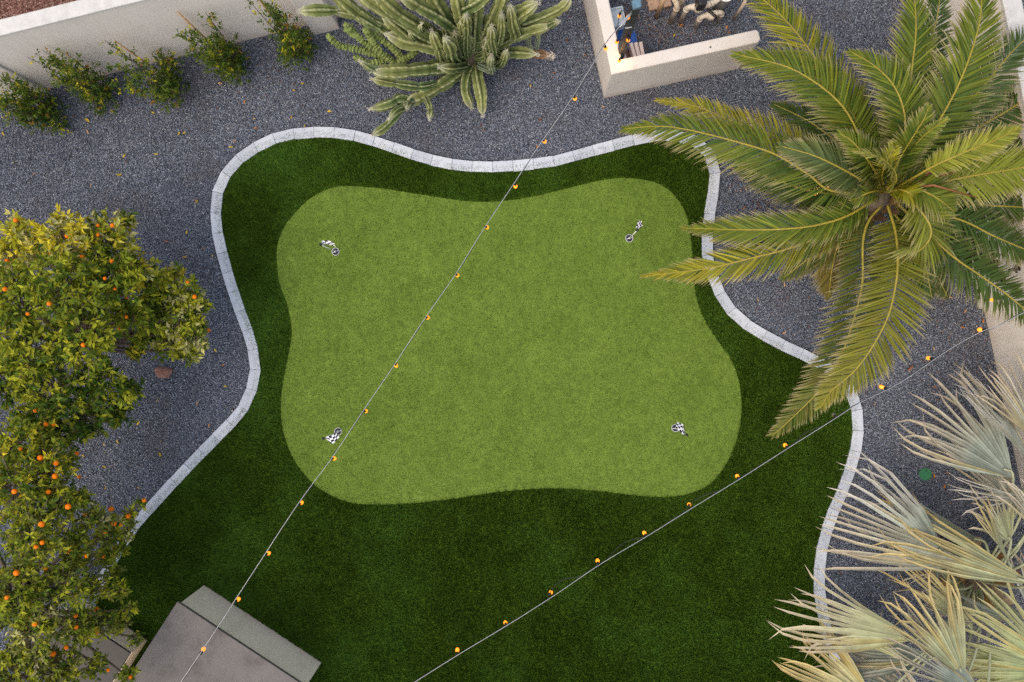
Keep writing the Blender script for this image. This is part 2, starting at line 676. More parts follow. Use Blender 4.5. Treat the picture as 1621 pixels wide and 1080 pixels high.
def ins(poly, d):
    out = []
    n = len(poly)
    for i in range(n):
        p0, p1, p2 = Vector(poly[i - 1]), Vector(poly[i]), Vector(poly[(i + 1) % n])
        a, b = (p1 - p0).normalized(), (p2 - p1).normalized()
        na, nb = Vector((-a.y, a.x)), Vector((-b.y, b.x))
        m = (na + nb).normalized()
        out.append(tuple(p1 + m * d / max(.3, m.dot(na))))
    return out


mb.rings([[Vector((x, y, z)) for x, y in ins(L, d)] for d, z in ((0, 0), (0, STU_TOP - .02), (.005, STU_TOP - .006), (.018, STU_TOP))])
mb.build('wall_body', M['stucco'], en)
mb = MB(); mb.lathe([(.012, 0), (.012, .004), (.004, .006)], 10); mb.build('drain_hole', M['black'], en, loc=(1.32, .07, STU_TOP))

# grill counter, lower left
KA, KB = P(325, 925), P(510, 1047)
kd = (KB - KA).normalized()
kang = math.atan2(kd.y, kd.x)
klen = (KB - KA).length
kc = thing('outdoor_counter', 'beige stucco counter with a brown concrete top at the lower left', 'counter', KA, kang)
mb = MB(); mb.box((0, -1.75, 0), (klen, 0, .83)); mb.build('counter_wall', M['stucco_grey'], kc)
mb = MB(); mb.box((-.028, -1.78, .831), (klen + .03, .03, .875)); mb.build('slab_edge', M['slab_edge'], kc)
mb = MB(); mb.box((-.03, -1.782, .8755), (klen + .032, .032, .883), bev=.004); mb.build('counter_top', M['concrete'], kc)

BA = P(240, 1015)
lb = thing('low_bench', 'low beige bench wall with a dark top under the lower orange tree', 'bench', BA, kang)
mb = MB(); mb.box((-1.15, -.95, 0), (-.05, 0, .30)); mb.box((-1.15, -.95, .304), (-.05, -.004, .46)); mb.build('bench_wall', M['stucco_grey'], lb)
mb = MB(); mb.box((-1.14, -.94, .461), (-.06, -.012, .49), bev=.006); mb.build('bench_top', M['dark_top'], lb)

# ------------------------------------------------------------------ paver edging
edge = thing('paver_edging', 'curved edging of pale stone pavers around the artificial turf', 'edging')
pl = resample(paver_line, .293)
PW = .076
nrm = []
for i in range(len(pl)):
    t = pl[min(i + 1, len(pl) - 1)] - pl[max(i - 1, 0)]
    t = t / np.linalg.norm(t)
    nrm.append(np.array([-t[1], t[0]]))
for i in range(len(pl) - 1):
    a, b = pl[i], pl[i + 1]
    t = (b - a) / np.linalg.norm(b - a)
    j0, j1 = .0015, .0015
    a2, b2 = a + t * j0, b - t * j1
    na, nb = nrm[i], nrm[i + 1]
    ts = random.gauss(0, .0018)
    top = .052 + random.gauss(0, .0016)
    wj = PW + random.gauss(0, .0012)
    off = random.gauss(0, .0016)
    sc = 1 / max(.9, float(np.dot(na, np.array([-t[1], t[0]]))))
    q = [a2 - na * (wj - off) * sc, b2 - nb * (wj - off), b2 + nb * (wj + off), a2 + na * (wj + off) * sc]
    cen = sum(q) / 4
    mb = MB()
    rs = []
    for k, (inset, z) in enumerate(((0, -.03), (0, top - .005), (.0015, top - .0015), (.004, top))):
        rs.append([Vector((*(p + (cen - p) / np.linalg.norm(cen - p) * inset - cen), z + ts * (1 if m in (1, 2) else -1))) for m, p in enumerate(q)])
    mb.rings(rs)
    mb.build('paver', M['paver'], edge, loc=(cen[0], cen[1], 0))


# ------------------------------------------------------------------ golf flags
def flag_mesh(az, droop, length, curl, hang, drift):
    """small checkered cloth hanging from the top of the stick, blown towards az"""
    mb = MB()
    nu, nv = 8, 6
    hgt = hang
    ids = []
    for i in range(nu + 1):
        s = i / nu
        row = []
        for j in range(nv + 1):
            q = j / nv
            a = az + curl * s
            rr = length * s
            p = Vector((math.cos(a) * rr, math.sin(a) * rr, 0))
            p += Vector((-math.sin(a), math.cos(a), 0)) * (.012 * math.sin(s * 6 + q * 2.2) + drift * q * min(1, s * 2.5))
            p.z = -hgt * q - droop * s * s + .01 * math.sin(s * 7)
            row.append(mb.vert(p))
        ids.append(row)
    for i in range(nu):
        for j in range(nv):
            mb.face(ids[i][j], ids[i + 1][j], ids[i + 1][j + 1], ids[i][j + 1])
    me = mb.mesh('flag', M['checker'], True)
    uv = me.uv_layers.new(name='UVMap')
    for lp in me.loops:
        i, j = divmod(lp.vertex_index, nv + 1)
        uv.data[lp.index].uv = (i / nu * 5 + .001, j / nv * 4 + .001)
    return me


cup_mb = MB()
cup_mb.lathe([(.055, .006), (.055, .011), (.0515, .0115), (.0505, .009), (.049, .004)], 28, cap0=False, cap1=False)
cup_me = cup_mb.mesh('rim', M['white'], True)
lin_mb = MB(); lin_mb.lathe([(.050, .0035), (.0495, .0025)], 28); lin_me = lin_mb.mesh('liner', M['navy'])
pole_mb = MB(); pole_mb.tube([(0, 0, .0), (0, 0, .40), (0, 0, .80)], [.007, .0065, .006], 8); pole_me = pole_mb.mesh('pole', M['white'], True)
tip_mb = MB(); tip_mb.lathe([(.006, .775), (.015, .778), (.017, .80), (.016, .835), (.006, .842)], 12); tip_me = tip_mb.mesh('finial', M['black'], True)
fer_mb = MB(); fer_mb.lathe([(.014, .004), (.014, .05), (.009, .07)], 12); fer_me = fer_mb.mesh('ferrule', M['white'], True)
spoke_mb = MB()
spoke_mb.box((-.044, -.003, .0045), (.044, .003, .008), Matrix.Rotation(.3, 4, 'Z'))
spoke_me = spoke_mb.mesh('cup_bar', M['white'])
flags = [((531.5, 398.5), (78, .02, .17, -1.15, .035, -.075), 'white checkered flag nearest the top left corner of the putting green'),
         ((996, 377.5), (100, .03, .14, -.25, .04, -.075), 'white checkered flag nearest the top right corner of the putting green by the palm'),
         ((535.5, 683), (10, .02, .17, .35, .06, -.10), 'white checkered flag at the lower left of the green right beside the string lights'),
         ((1069, 677.5), (170, .03, .17, -.35, .06, -.10), 'white checkered flag at the lower right of the putting green, its cloth over the hole')]
for i, ((u, v), (a, dr, ln, cu, hg, df), lab) in enumerate(flags):
    b = P(u, v, .03)
    t = thing('golf_flag', lab, 'flag', (b.x, b.y, .034), 0, 'golf flags on the putting green')
    for nm, me in (('rim', cup_me), ('liner', lin_me), ('cup_bar', spoke_me), ('ferrule', fer_me), ('pole', pole_me), ('finial', tip_me)):
        link_mesh(nm, me, t)
    f = link_mesh('flag', flag_mesh(R(a), dr, ln, cu, hg, df), t)
    f.location = (0, 0, .785)

# ------------------------------------------------------------------ string lights
soc_mb = MB()
soc_mb.lathe([(.008, 0), (.013, -.008), (.016, -.02), (.0165, -.05), (.0155, -.056)], 12)
soc_me = soc_mb.mesh('socket', M['socket'], True)
bul_mb = MB()
bul_mb.lathe([(.011, -.054), (.013, -.062), (.019, -.074), (.0225, -.088), (.023, -.100), (.0195, -.116), (.011, -.125), (.003, -.128)], 14)
bul_me = bul_mb.mesh('bulb', M['bulb'], True)
dead_me = bul_mb.mesh('bulb', M['dead_bulb'], True)


def string_light(label, wire_px, zf, bulbs, dead=(), slack=()):
    t = thing('string_light', label, 'string lights', (0, 0, 0), 0, 'strings of amber bulbs over the garden')
    n = len(wire_px)
    pts = []
    L = np.r_[0, np.cumsum([math.dist(a, b) for a, b in zip(wire_px, wire_px[1:])])]
    for (u, v), s in zip(wire_px, L / L[-1]):
        pts.append(tuple(P(u, v, zf(s))))
    sm = crom(pts, 6)
    w = MB(); w.tube([tuple(p) for p in sm], .0030, 6); w.build('messenger_wire', M['wire'], t, True)
    q = resample(sm, .06)
    cab = []
    for k, p in enumerate(q):
        a = k * .33
        cab.append((p[0] + .006 * math.cos(a), p[1] + .006 * math.sin(a), p[2] - .008))
    for (s0, s1, du, dv) in slack:      # places where the cable hangs clear of the wire
        k0, k1 = int(s0 * len(cab)), int(s1 * len(cab))
        for k in range(k0, k1):
            e = math.sin(math.pi * (k - k0) / max(1, k1 - k0))
            c = cab[k]
            cab[k] = (c[0] + du * e, c[1] + dv * e, c[2] - .05 * e)
    w = MB(); w.tube(cab, .0044, 6); w.build('cable', M['cable'], t, True)
    arr = np.array(cab)
    for k, (u, v) in enumerate(bulbs):
        # nearest cable point to the photographed bulb
        best = min(arr, key=lambda c: (c[0] - P(u, v, c[2] - .09).x) ** 2 + (c[1] - P(u, v, c[2] - .09).y) ** 2)
        hang = P(u, v, best[2] - .095) - Vector((best[0], best[1], best[2]))
        hang.x = max(-.055, min(.055, hang.x))
        hang.y = max(-.055, min(.055, hang.y))
        m = Matrix.Translation((best[0], best[1], best[2] - .002)) @ (-hang).to_track_quat('Z', 'Y').to_matrix().to_4x4()
        s = link_mesh('socket', soc_me, t, m)
        link_mesh('bulb', dead_me if k in dead else bul_me, s)
    return t


s1_wire = [(1001, 17), (980, 43), (955, 75), (907, 153), (857, 225), (812, 293), (768, 359), (720, 436), (674, 502), (624, 578), (576, 649), (526, 724),
           (473, 796), (421, 875), (372, 950), (366, 960), (318, 1033), (283, 1085), (240, 1150)]
s1_bulb = [(959, 77), (910, 156), (862, 224), (816, 295), (771, 360), (724, 436), (677, 503), (627, 579), (579, 651), (529, 726), (477, 796), (425, 876),
           (377, 949), (322, 1028)]
s1 = string_light('long string of amber bulbs running diagonally from the charcoal post down to the counter', s1_wire,
                  lambda s: 2.28 - .28 * math.sin(math.pi * s) + .25 * s * s, s1_bulb)
s2_wire = [(1680, 470), (1640, 488), (1612, 499), (1579, 517), (1561, 522), (1531, 537), (1494, 559), (1420, 609), (1361, 638), (1317, 666), (1250, 708), (1175, 756), (1098, 803),
           (1026, 848), (951, 893), (877, 943), (803, 990), (728, 1035), (655, 1081), (570, 1135)]
s2_bulb = [(1551, 522), (1470, 567), (1394, 612), (1320, 657), (1243, 705), (1167, 754), (1091, 799), (1020, 844), (946, 888), (872, 938), (800, 986), (724, 1029)]
s2 = string_light('shorter string of amber bulbs crossing the lower right turf to the cream wall', s2_wire,
                  lambda s: 2.35 - .32 * math.sin(math.pi * s), s2_bulb, dead=(3,),
                  slack=((.47, .53, -.02, .04), (.58, .64, -.03, .05), (.68, .73, -.05, .07), (.32, .37, -.01, .03)))

# ------------------------------------------------------------------ equipment corner
pb = P(984, 80, STU_TOP)
pz = 2.36
post = thing('lamp_post', 'charcoal square post with blue grey cap carrying the string lights', 'post', (pb.x, pb.y, 0), eang)
mb = MB(); mb.box((-.042, -.042, 0), (.042, .042, pz)); mb.build('post_shaft', M['post'], post)
mb = MB(); mb.box((-.05, -.05, pz + .001), (.05, .05, pz + .05), bev=.012); mb.build('post_cap', M['post_cap'], post)
mb = MB()
mb.tube([(.0, -.06, 1.9), (-.05, -.06, 1.9), (-.08, -.055, 1.9)], .008, 6)
mb.build('eye_hook', M['wire'], post)
tb = MB()
a_, b_ = P(1000, 20, 2.26), P(981, 43, 2.22)
loc_inv = oriented(Vector((pb.x, pb.y, 0)), eang).inverted()
tb.tube([loc_inv @ a_, loc_inv @ (a_ * .8 + b_ * .2), loc_inv @ (a_ * .2 + b_ * .8), loc_inv @ b_], [.006, .016, .016, .006], 8)
tb.build('turnbuckle', M['wire'], post)

# loops of the light string wound down the post
lead = thing('hanging_bulb_lead', 'short lead of amber bulbs hanging down beside the charcoal post', 'string lights', (0, 0, 0), 0, None)
lp = []
spots = [((996, 22), 2.1), ((982, 20), 1.75), ((978, 62), 1.65), ((996, 59), 1.5), ((982, 92), 1.2)]
for (u, v), z in spots:
    lp.append(tuple(P(u, v, z + .07)))
mb = MB(); mb.tube([tuple(p) for p in crom(lp, 8)], .005, 6); mb.build('cable', M['cable'], lead, True)
for p in lp:
    s = link_mesh('socket', soc_me, lead, Matrix.Translation(p))
    link_mesh('bulb', bul_me, s)
ll = bpy.data.lights.new('corner_bulb_light', 'POINT')
ll.energy = 1.1
ll.color = (1, .48, .12)
ll.shadow_soft_size = .03
lo = bpy.data.objects.new('corner_bulb_light', ll)
lo.location = P(983, 93, 1.1)
C.objects.link(lo)

# blue pail
bp = P(991, 62, .45)
t = thing('pail', 'round blue plastic pail with a raised rim beside the charcoal post', 'pail', (bp.x, bp.y, 0))
mb = MB(); mb.lathe([(.12, 0), (.135, .40), (.145, .405), (.15, .42), (.15, .45), (.138, .452), (.135, .425)], 28, cap1=False); mb.build('body', M['blue'], t, True)
mb = MB(); mb.lathe([(.1345, .424), (.06, .424), (.055, .436), (.01, .436)], 28, cap0=False); mb.build('lid', M['blue'], t, True)

# grey box on a tan block
gb = P(977, 27, .62)
t = thing('concrete_block', 'tan block under the grey lidded box against the inner wall', 'block', (gb.x, gb.y, 0), eang)
mb = MB(); mb.box((-.10, -.17, 0), (.11, .14, .42), bev=.008); mb.build('block_body', M['tan_block'], t)
t = thing('utility_box', 'small grey plastic box with a recessed lid inside the enclosure', 'box', (gb.x, gb.y, .421), eang)
mb = MB(); mb.box((-.09, -.12, 0), (.09, .12, .19), bev=.01); mb.build('box_body', M['grey_box'], t)
mb = MB()
for r0, r1 in (((-.1, -.13), (.1, -.105)), ((-.1, .105), (.1, .13)), ((-.1, -.1045), (-.08, .1045)), ((.08, -.1045), (.1, .1045))):
    mb.box((*r0, .191), (*r1, .215), bev=.005)
mb.build('lid_rim', M['grey_box'], t)

# slabs standing on edge
sb = P(1003, 80, .55)
Ms = oriented(Vector((sb.x, sb.y, 0)), eang)
labs = ['pale pink slab on edge nearest the charcoal post', 'brown slab standing on edge between pale pink slabs', 'tallest pale pink slab standing on edge in the row',
        'second pale pink slab from the right of the row', 'outermost pale pink slab on edge leaning in the row by gravel']
for k, (x, h, mt) in enumerate(((-.13, .50, 'pink_slab'), (-.072, .44, 'brown_slab'), (-.012, .58, 'pink_slab'), (.052, .56, 'pink_slab'), (.116, .54, 'pink_slab'))):
    mb = MB()
    mb.box((-.024, -.11, 0), (.024, .10, h), bev=.006)
    o = mb.build('stone_slab', M[mt], None)
    o.matrix_world = Ms @ Matrix.Translation((x, 0, 0)) @ Matrix.Rotation(random.gauss(0, .04), 4, 'Z')
    tag(o, labs[k], 'slab', 'slabs standing on edge in the enclosure')

# paver pad
pp = P(1044, 4, .06)
t = thing('equipment_pad', 'flat pinkish paver pad at the top edge behind the pipes', 'pad', (pp.x, pp.y, 0), eang)
for k in range(2):
    mb = MB(); mb.box((-.16 + k * .163, -.08, 0), (-.002 + k * .163, .5, .06), bev=.006); mb.build('paver', M['tan_block'], t)


def pipe(label, px, r=.036, extra=None, grp='pool pipes in the enclosure', tint=(.62, .54, .44)):
    base = P(px[0][0], px[0][1], 0)
    pts = [P(u, v, z) - base for u, v, z in px]
    pts[0].z = -.01
    t = thing('pool_pipe', label, 'pipe', base, 0, grp)
    sm = [Vector(pts[0])]
    for a, b, c in zip(pts, pts[1:], pts[2:]):          # rounded elbows
        e0 = b + (a - b).normalized() * min(.07, (a - b).length * .45)
        e1 = b + (c - b).normalized() * min(.07, (c - b).length * .45)
        for k in range(5):
            s = k / 4
            sm.append(e0 * (1 - s) ** 2 + b * 2 * s * (1 - s) + e1 * s * s)
    sm.append(pts[-1])
    mb = MB(); mb.tube(sm, r, 12, tint); mb.build('pipe_run', M['pvc'], t, True)
    for b, a, c in [(pts[i], pts[i - 1], pts[i + 1]) for i in range(1, len(pts) - 1)]:
        for q in (a, c):
            d = (q - b).normalized()
            l = (q - b).length
            if l > .16:
                mb = MB(); mb.tube([b + d * .065, b + d * .115], r * 1.22, 12, tuple(x * 1.08 for x in tint)); mb.build('coupling', M['pvc'], t, True)
    return t


def vz(u, v, z0, z1):
    """photograph position of the point straight above ground point (u, v)"""
    b = P(u, v, z0)
    k = (CAM_H - z0) / (CAM_H - z1)
    return (836 + (u - 836) * k, 540 + (v - 540) * k, z1)


TAN = (.62, .50, .37)
pipe('leftmost tan pipe rising straight out of the gravel', [(1039, 28, 0), vz(1039, 28, 0, .95)], tint=(.62, .42, .25))
pipe('tan pipe beside the leftmost one bending back to the left', [(1061, 36, 0), vz(1061, 36, 0, .55), (1064, -12, .6)], tint=TAN)
pv = pipe('pale pipe with an elbow running right into a black valve', [(1077, 35, 0), vz(1077, 35, 0, .5), (1112, 11, .5), (1136, 2, .5), (1150, -20, .5)])
pw_ = pipe('nearest pale pipe arching over with a dark valve handle', [(1101, 43, 0), vz(1101, 43, 0, .36), (1143, 19, .36), (1137, 34, 0)])
pipe('thin tan pipe rising with a knot behind the arch', [(1073, 17, 0), vz(1073, 17, 0, .7)], .04, tint=TAN)
pipe('thin pale stake pipe right of the filter near the palm leaves', [(1161, 32, 0), vz(1161, 32, 0, .62)], .024, tint=(.48, .38, .30))


def valve(par, p, label=None):
    p = p - par.location
    mb = MB(); mb.lathe([(.045, -.05), (.062, -.03), (.062, .03), (.05, .05)], 14, Matrix.Translation(p)); v = mb.build('valve_body', M['pvc'], par, True)
    for i in range(len(v.data.attributes['Col'].data)):
        v.data.attributes['Col'].data[i].color = (.6, .53, .43, 1)
    return p


q = valve(pv, P(1106, 13, .5))
mb = MB(); mb.box((-.055, -.06, .05), (.06, .10, .24), Matrix.Translation(q) @ Matrix.Rotation(.1, 4, 'Z'), bev=.02); mb.build('actuator', M['black'], pv)
q = valve(pw_, P(1126, 25, .36))
mb = MB(); mb.box((-.10, -.016, .05), (.08, .016, .085), Matrix.Translation(q) @ Matrix.Rotation(-.75, 4, 'Z'), bev=.01); mb.build('valve_handle', M['black'], pw_)
fp = P(1137, 14, .1)
t = thing('pool_filter', 'grey pool filter cylinder with a white ringed lid at the top edge', 'filter', (fp.x, fp.y, 0))
mb = MB(); mb.lathe([(.085, 0), (.09, .3), (.09, .52), (.082, .53)], 24); mb.build('filter_body', M['filter'], t, True)
mb = MB(); mb.lathe([(.098, .53), (.1, .56), (.086, .57), (.08, .56)], 24, cap1=False); mb.build('lid_ring', M['white'], t, True)
mb = MB(); mb.lathe([(.0795, .555), (.05, .562), (.049, .5622)], 24); mb.build('lid', M['black'], t)
mb = MB(); mb.lathe([(.042, .563), (.036, .572), (.01, .574)], 20); mb.build('gauge', M['yellow'], t)

# irrigation lid
vp = P(1465, 751, .02)
t = thing('valve_cover', 'round green irrigation valve cover set in the gravel at right', 'valve cover', (vp.x, vp.y, 0))
mb = MB(); mb.lathe([(.088, 0), (.088, .02), (.084, .024), (.01, .025)], 28); mb.build('lid', M['valve_green'], t)
mb = MB(); mb.lathe([(.010, .0252), (.010, .0275), (.003, .0278)], 10); mb.build('key_hole', M['black'], t, loc=(.012, .055, 0))

# reddish rock
rk = P(257, 590, .05)
mb = MB()
n = 14
for zr, rr in ((-.02, 1), (.04, .95), (.08, .62)):
    pass
rs = []
for zr, rr in ((-.02, 1.0), (.035, .93), (.07, .66), (.085, .25)):
    rs.append([Vector((math.cos(a) * .13 * rr * (1 + .18 * math.sin(3 * a + zr * 9)), math.sin(a) * .10 * rr * (1 + .15 * math.cos(2 * a)), zr + .01 * math.sin(4 * a))) for a in [2 * math.pi * k / n for k in range(n)]])
mb.rings(rs)
o = mb.build('rock', M['rock'], None, loc=(rk.x, rk.y, 0))
tag(o, 'reddish rock on the gravel below the orange tree side branch', 'rock')

# wall fittings on the right wall
rmat = oriented(P(1549.6, 489), rang)


def on_wall(u, v):
    """point of the right wall face behind photograph position"""
    lo_, hi_ = 0.0, 1.75
    for _ in range(40):
        z = (lo_ + hi_) / 2
        y = (rmat.inverted() @ P(u, v, z)).y
        lo_, hi_ = (z, hi_) if y > 0 else (lo_, z)
    return rmat.inverted() @ P(u, v, z)


for (u, v, lab, lit) in ((1586, 472, 'amber bulb on a short bracket low on the cream wall', True), (1614, 425, 'small black faucet fitting on the cream wall under palm leaves', False)):
    q = on_wall(u, v)
    t = thing('wall_lamp' if lit else 'wall_faucet', lab, 'lamp' if lit else 'faucet', rmat @ Vector((q.x, 0, q.z)), rang)
    mb = MB(); mb.lathe([(.03, 0), (.03, .012), (.012, .014)], 14, Matrix.Rotation(math.pi / 2, 4, 'X')); mb.build('back_plate', M['drip'], t)
    mb = MB(); mb.tube([(0, -.012, 0), (0, -.07, .01), (0, -.10, -.02)] if lit else [(0, -.012, 0), (0, -.09, .0), (.0, -.12, -.04)], .012 if lit else .02, 8); mb.build('bracket' if lit else 'spout', M['drip'], t, True)
    if lit:
        link_mesh('bulb', bul_me, t, Matrix.Translation((0, -.10, .04)))
    else:
        mb = MB(); mb.box((-.05, -.075, .02), (.05, -.05, .035), bev=.005); mb.build('faucet_handle', M['drip'], t)

# landscape spot lamps at the palm
for k, (u, v, lab, tgt) in enumerate(((1268, 313, 'small warm spotlight on the gravel shining up at the date palm trunk', (1330, 322)),
                                      (1162, 186, 'small warm spotlight in the gravel half hidden by long palm leaves', (1330, 250)))):
    b = P(u, v, 0)
    tg = P(*tgt, .25)
    t = thing('garden_spotlight', lab, 'spotlight', b, 0, 'garden spotlights at the palm')
    mb = MB(); mb.tube([(0, 0, -.02), (0, 0, .10)], .012, 8); mb.build('spike', M['black'], t)
    d = (tg - (b + Vector((0, 0, .12)))).normalized()
    mr = Matrix.Translation((0, 0, .12)) @ d.to_track_quat('Z', 'Y').to_matrix().to_4x4()
    mb = MB(); mb.lathe([(.02, -.06), (.034, -.03), (.036, .05), (.03, .05), (.028, .03)], 16, mr, cap1=False); mb.build('lamp_head', M['black'], t, True)
    mb = MB(); mb.lathe([(.027, .031), (.005, .034)], 16, mr); mb.build('lens', M['filament'], t)
    sl = bpy.data.lights.new('spotlight_beam', 'SPOT')
    sl.energy = 40 if k == 0 else 2
    sl.color = (1, .5, .14)
    sl.spot_size = R(172)
    sl.spot_blend = .6
    sl.shadow_soft_size = .03
    so = bpy.data.objects.new('spotlight_beam', sl)
    so.location = b + Vector((0, 0, .12)) + d * .06
    so.rotation_euler = (-d).to_track_quat('Z', 'Y').to_euler()
    C.objects.link(so)

# ------------------------------------------------------------------ gravel stones
def stones(name, xy, z, lo, hi, mat, label):
    me = bpy.data.meshes.new(name)
    co = np.zeros((len(xy), 3), np.float32)
    co[:, :2] = xy
    co[:, 2] = z + rng.uniform(-.002, .006, len(xy))
    me.vertices.add(len(xy))
    me.vertices.foreach_set('co', co.ravel())
    o = bpy.data.objects.new(name, me)
    C.objects.link(o)
    ng = bpy.data.node_groups.new(name, 'GeometryNodeTree')
    ng.interface.new_socket('Geometry', in_out='INPUT', socket_type='NodeSocketGeometry')
    ng.interface.new_socket('Geometry', in_out='OUTPUT', socket_type='NodeSocketGeometry')
    N = ng.nodes
    gi, go = N.new('NodeGroupInput'), N.new('NodeGroupOutput')
    ico = N.new('GeometryNodeMeshIcoSphere')
    ico.inputs['Radius'].default_value = 1.0
    ico.inputs['Subdivisions'].default_value = 1
    sm = N.new('GeometryNodeSetMaterial')
    sm.inputs['Material'].default_value = mat
    iop = N.new('GeometryNodeInstanceOnPoints')
    rr = N.new('FunctionNodeRandomValue'); rr.data_type = 'FLOAT_VECTOR'
    rr.inputs['Min'].default_value = (0, 0, 0); rr.inputs['Max'].default_value = (6.28, 6.28, 6.28)
    rs = N.new('FunctionNodeRandomValue'); rs.data_type = 'FLOAT_VECTOR'
    rs.inputs['Min'].default_value = (lo, lo, lo * .6); rs.inputs['Max'].default_value = (hi, hi, hi * .75)
    rs.inputs['Seed'].default_value = 5
    k = ng.links.new
    k(ico.outputs['Mesh'], sm.inputs['Geometry'])
    k(gi.outputs[0], iop.inputs['Points'])
    k(sm.outputs[0], iop.inputs['Instance'])
    k(rr.outputs['Value'], iop.inputs['Rotation'])
    k(rs.outputs['Value'], iop.inputs['Scale'])
    k(iop.outputs[0], go.inputs[0])
    m = o.modifiers.new('scatter', 'NODES')
    m.node_group = ng
    return tag(o, label, 'gravel', kind='stuff')


back_face_y = lambda xy: (xy[:, 0] - W0.x) * wall_n.x + (xy[:, 1] - W0.y) * wall_n.y     # > 0 on the garden side
cand = scatter(1150000, VX0, VX1, VY0, VY1)
q = in_poly(cand, turf_poly_s)
cand = cand[~q]
s_ = back_face_y(cand)
gard = cand[s_ > 0]
# keep them off the pavers
near = resample(paver_line, .05)
keep = np.ones(len(gard), bool)
grid = {}
for p in near:
    grid.setdefault((int(p[0] // .2), int(p[1] // .2)), []).append(p)
cells = np.floor(gard / .2).astype(int)
for i, (cx, cy) in enumerate(cells):
    for dx in (-1, 0, 1):
        for dy in (-1, 0, 1):
            for p in grid.get((cx + dx, cy + dy), ()):
                if (gard[i, 0] - p[0]) ** 2 + (gard[i, 1] - p[1]) ** 2 < .0068:
                    keep[i] = False
stones('grey_gravel', gard[keep], .004, .005, .0122, M['stone'], 'dark blue grey crushed gravel covering the garden beds')
beyond = scatter(120000, -8.3, -3.2, 2.5, 6.0)
beyond = beyond[back_face_y(beyond) < -.2]
mb = MB()
pts_ = [W0 - wall_n * .2 + wall_dir * a - wall_n * b for a, b in ((-7, 0), (9, 0), (9, 6), (-7, 6))]
mb.face(*[mb.vert((p.x, p.y, .004)) for p in pts_])
o = mb.build('red_gravel_ground', M['red_gravel'])
tag(o, kind='structure')
stones('red_gravel', beyond, .006, .010, .024, M['red_stone'], 'reddish brown gravel beyond the white garden wall')


# ------------------------------------------------------------------ leaves
def leaf(mb, p, d, n, l, w, c, fold=.25, curl=.15):
    """pointed leaf folded along its midrib"""
    d = d.normalized()
    s = d.cross(n)
    s = s.normalized() if s.length > 1e-5 else d.orthogonal().normalized()
    n = s.cross(d).normalized()
    b = mb.vert(p, c)
    m = mb.vert(p + d * l * .5 - n * w * fold * .5, c)
    L = mb.vert(p + d * l * .45 + s * w * .5 + n * w * fold, c)
    Rr = mb.vert(p + d * l * .45 - s * w * .5 + n * w * fold, c)
    t = mb.vert(p + d * l - n * l * curl, c)
    mb.face(b, m, L); mb.face(b, Rr, m); mb.face(m, t, L); mb.face(m, Rr, t)


def rnd_dir():
    v = Vector((random.gauss(0, 1), random.gauss(0, 1), random.gauss(0, 1)))
    return v.normalized()


def lerp3(a, b, t):
    return tuple(x + (y - x) * t for x, y in zip(a, b))


def foliage_sprig(mb, tip, out, ll, lw, cols, nleaf, spread):
    """leaves set along the last piece of a twig"""
    base_c = random.choice(cols)
    for k in range(nleaf):
        t = k / max(1, nleaf - 1)
        p = tip - out * spread * (1 - t)
        side = rnd_dir()
        side = (side - out * side.dot(out)).normalized()
        d = (out * random.uniform(.25, .9) + side * random.uniform(.6, 1.0) + Vector((0, 0, -.12))).normalized()
        n = (Vector((0, 0, 1)) + rnd_dir() * .55).normalized()
        c = lerp3(base_c, random.choice(cols), random.uniform(0, .45))
        l = ll * random.uniform(.65, 1.2)
        leaf(mb, p, d, n, l, lw * l / ll * random.uniform(.8, 1.15), c, random.uniform(.05, .35), random.uniform(.0, .25))


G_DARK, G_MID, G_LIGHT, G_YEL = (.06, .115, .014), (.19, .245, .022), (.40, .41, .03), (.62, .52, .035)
PALE = (.55, .52, .24)


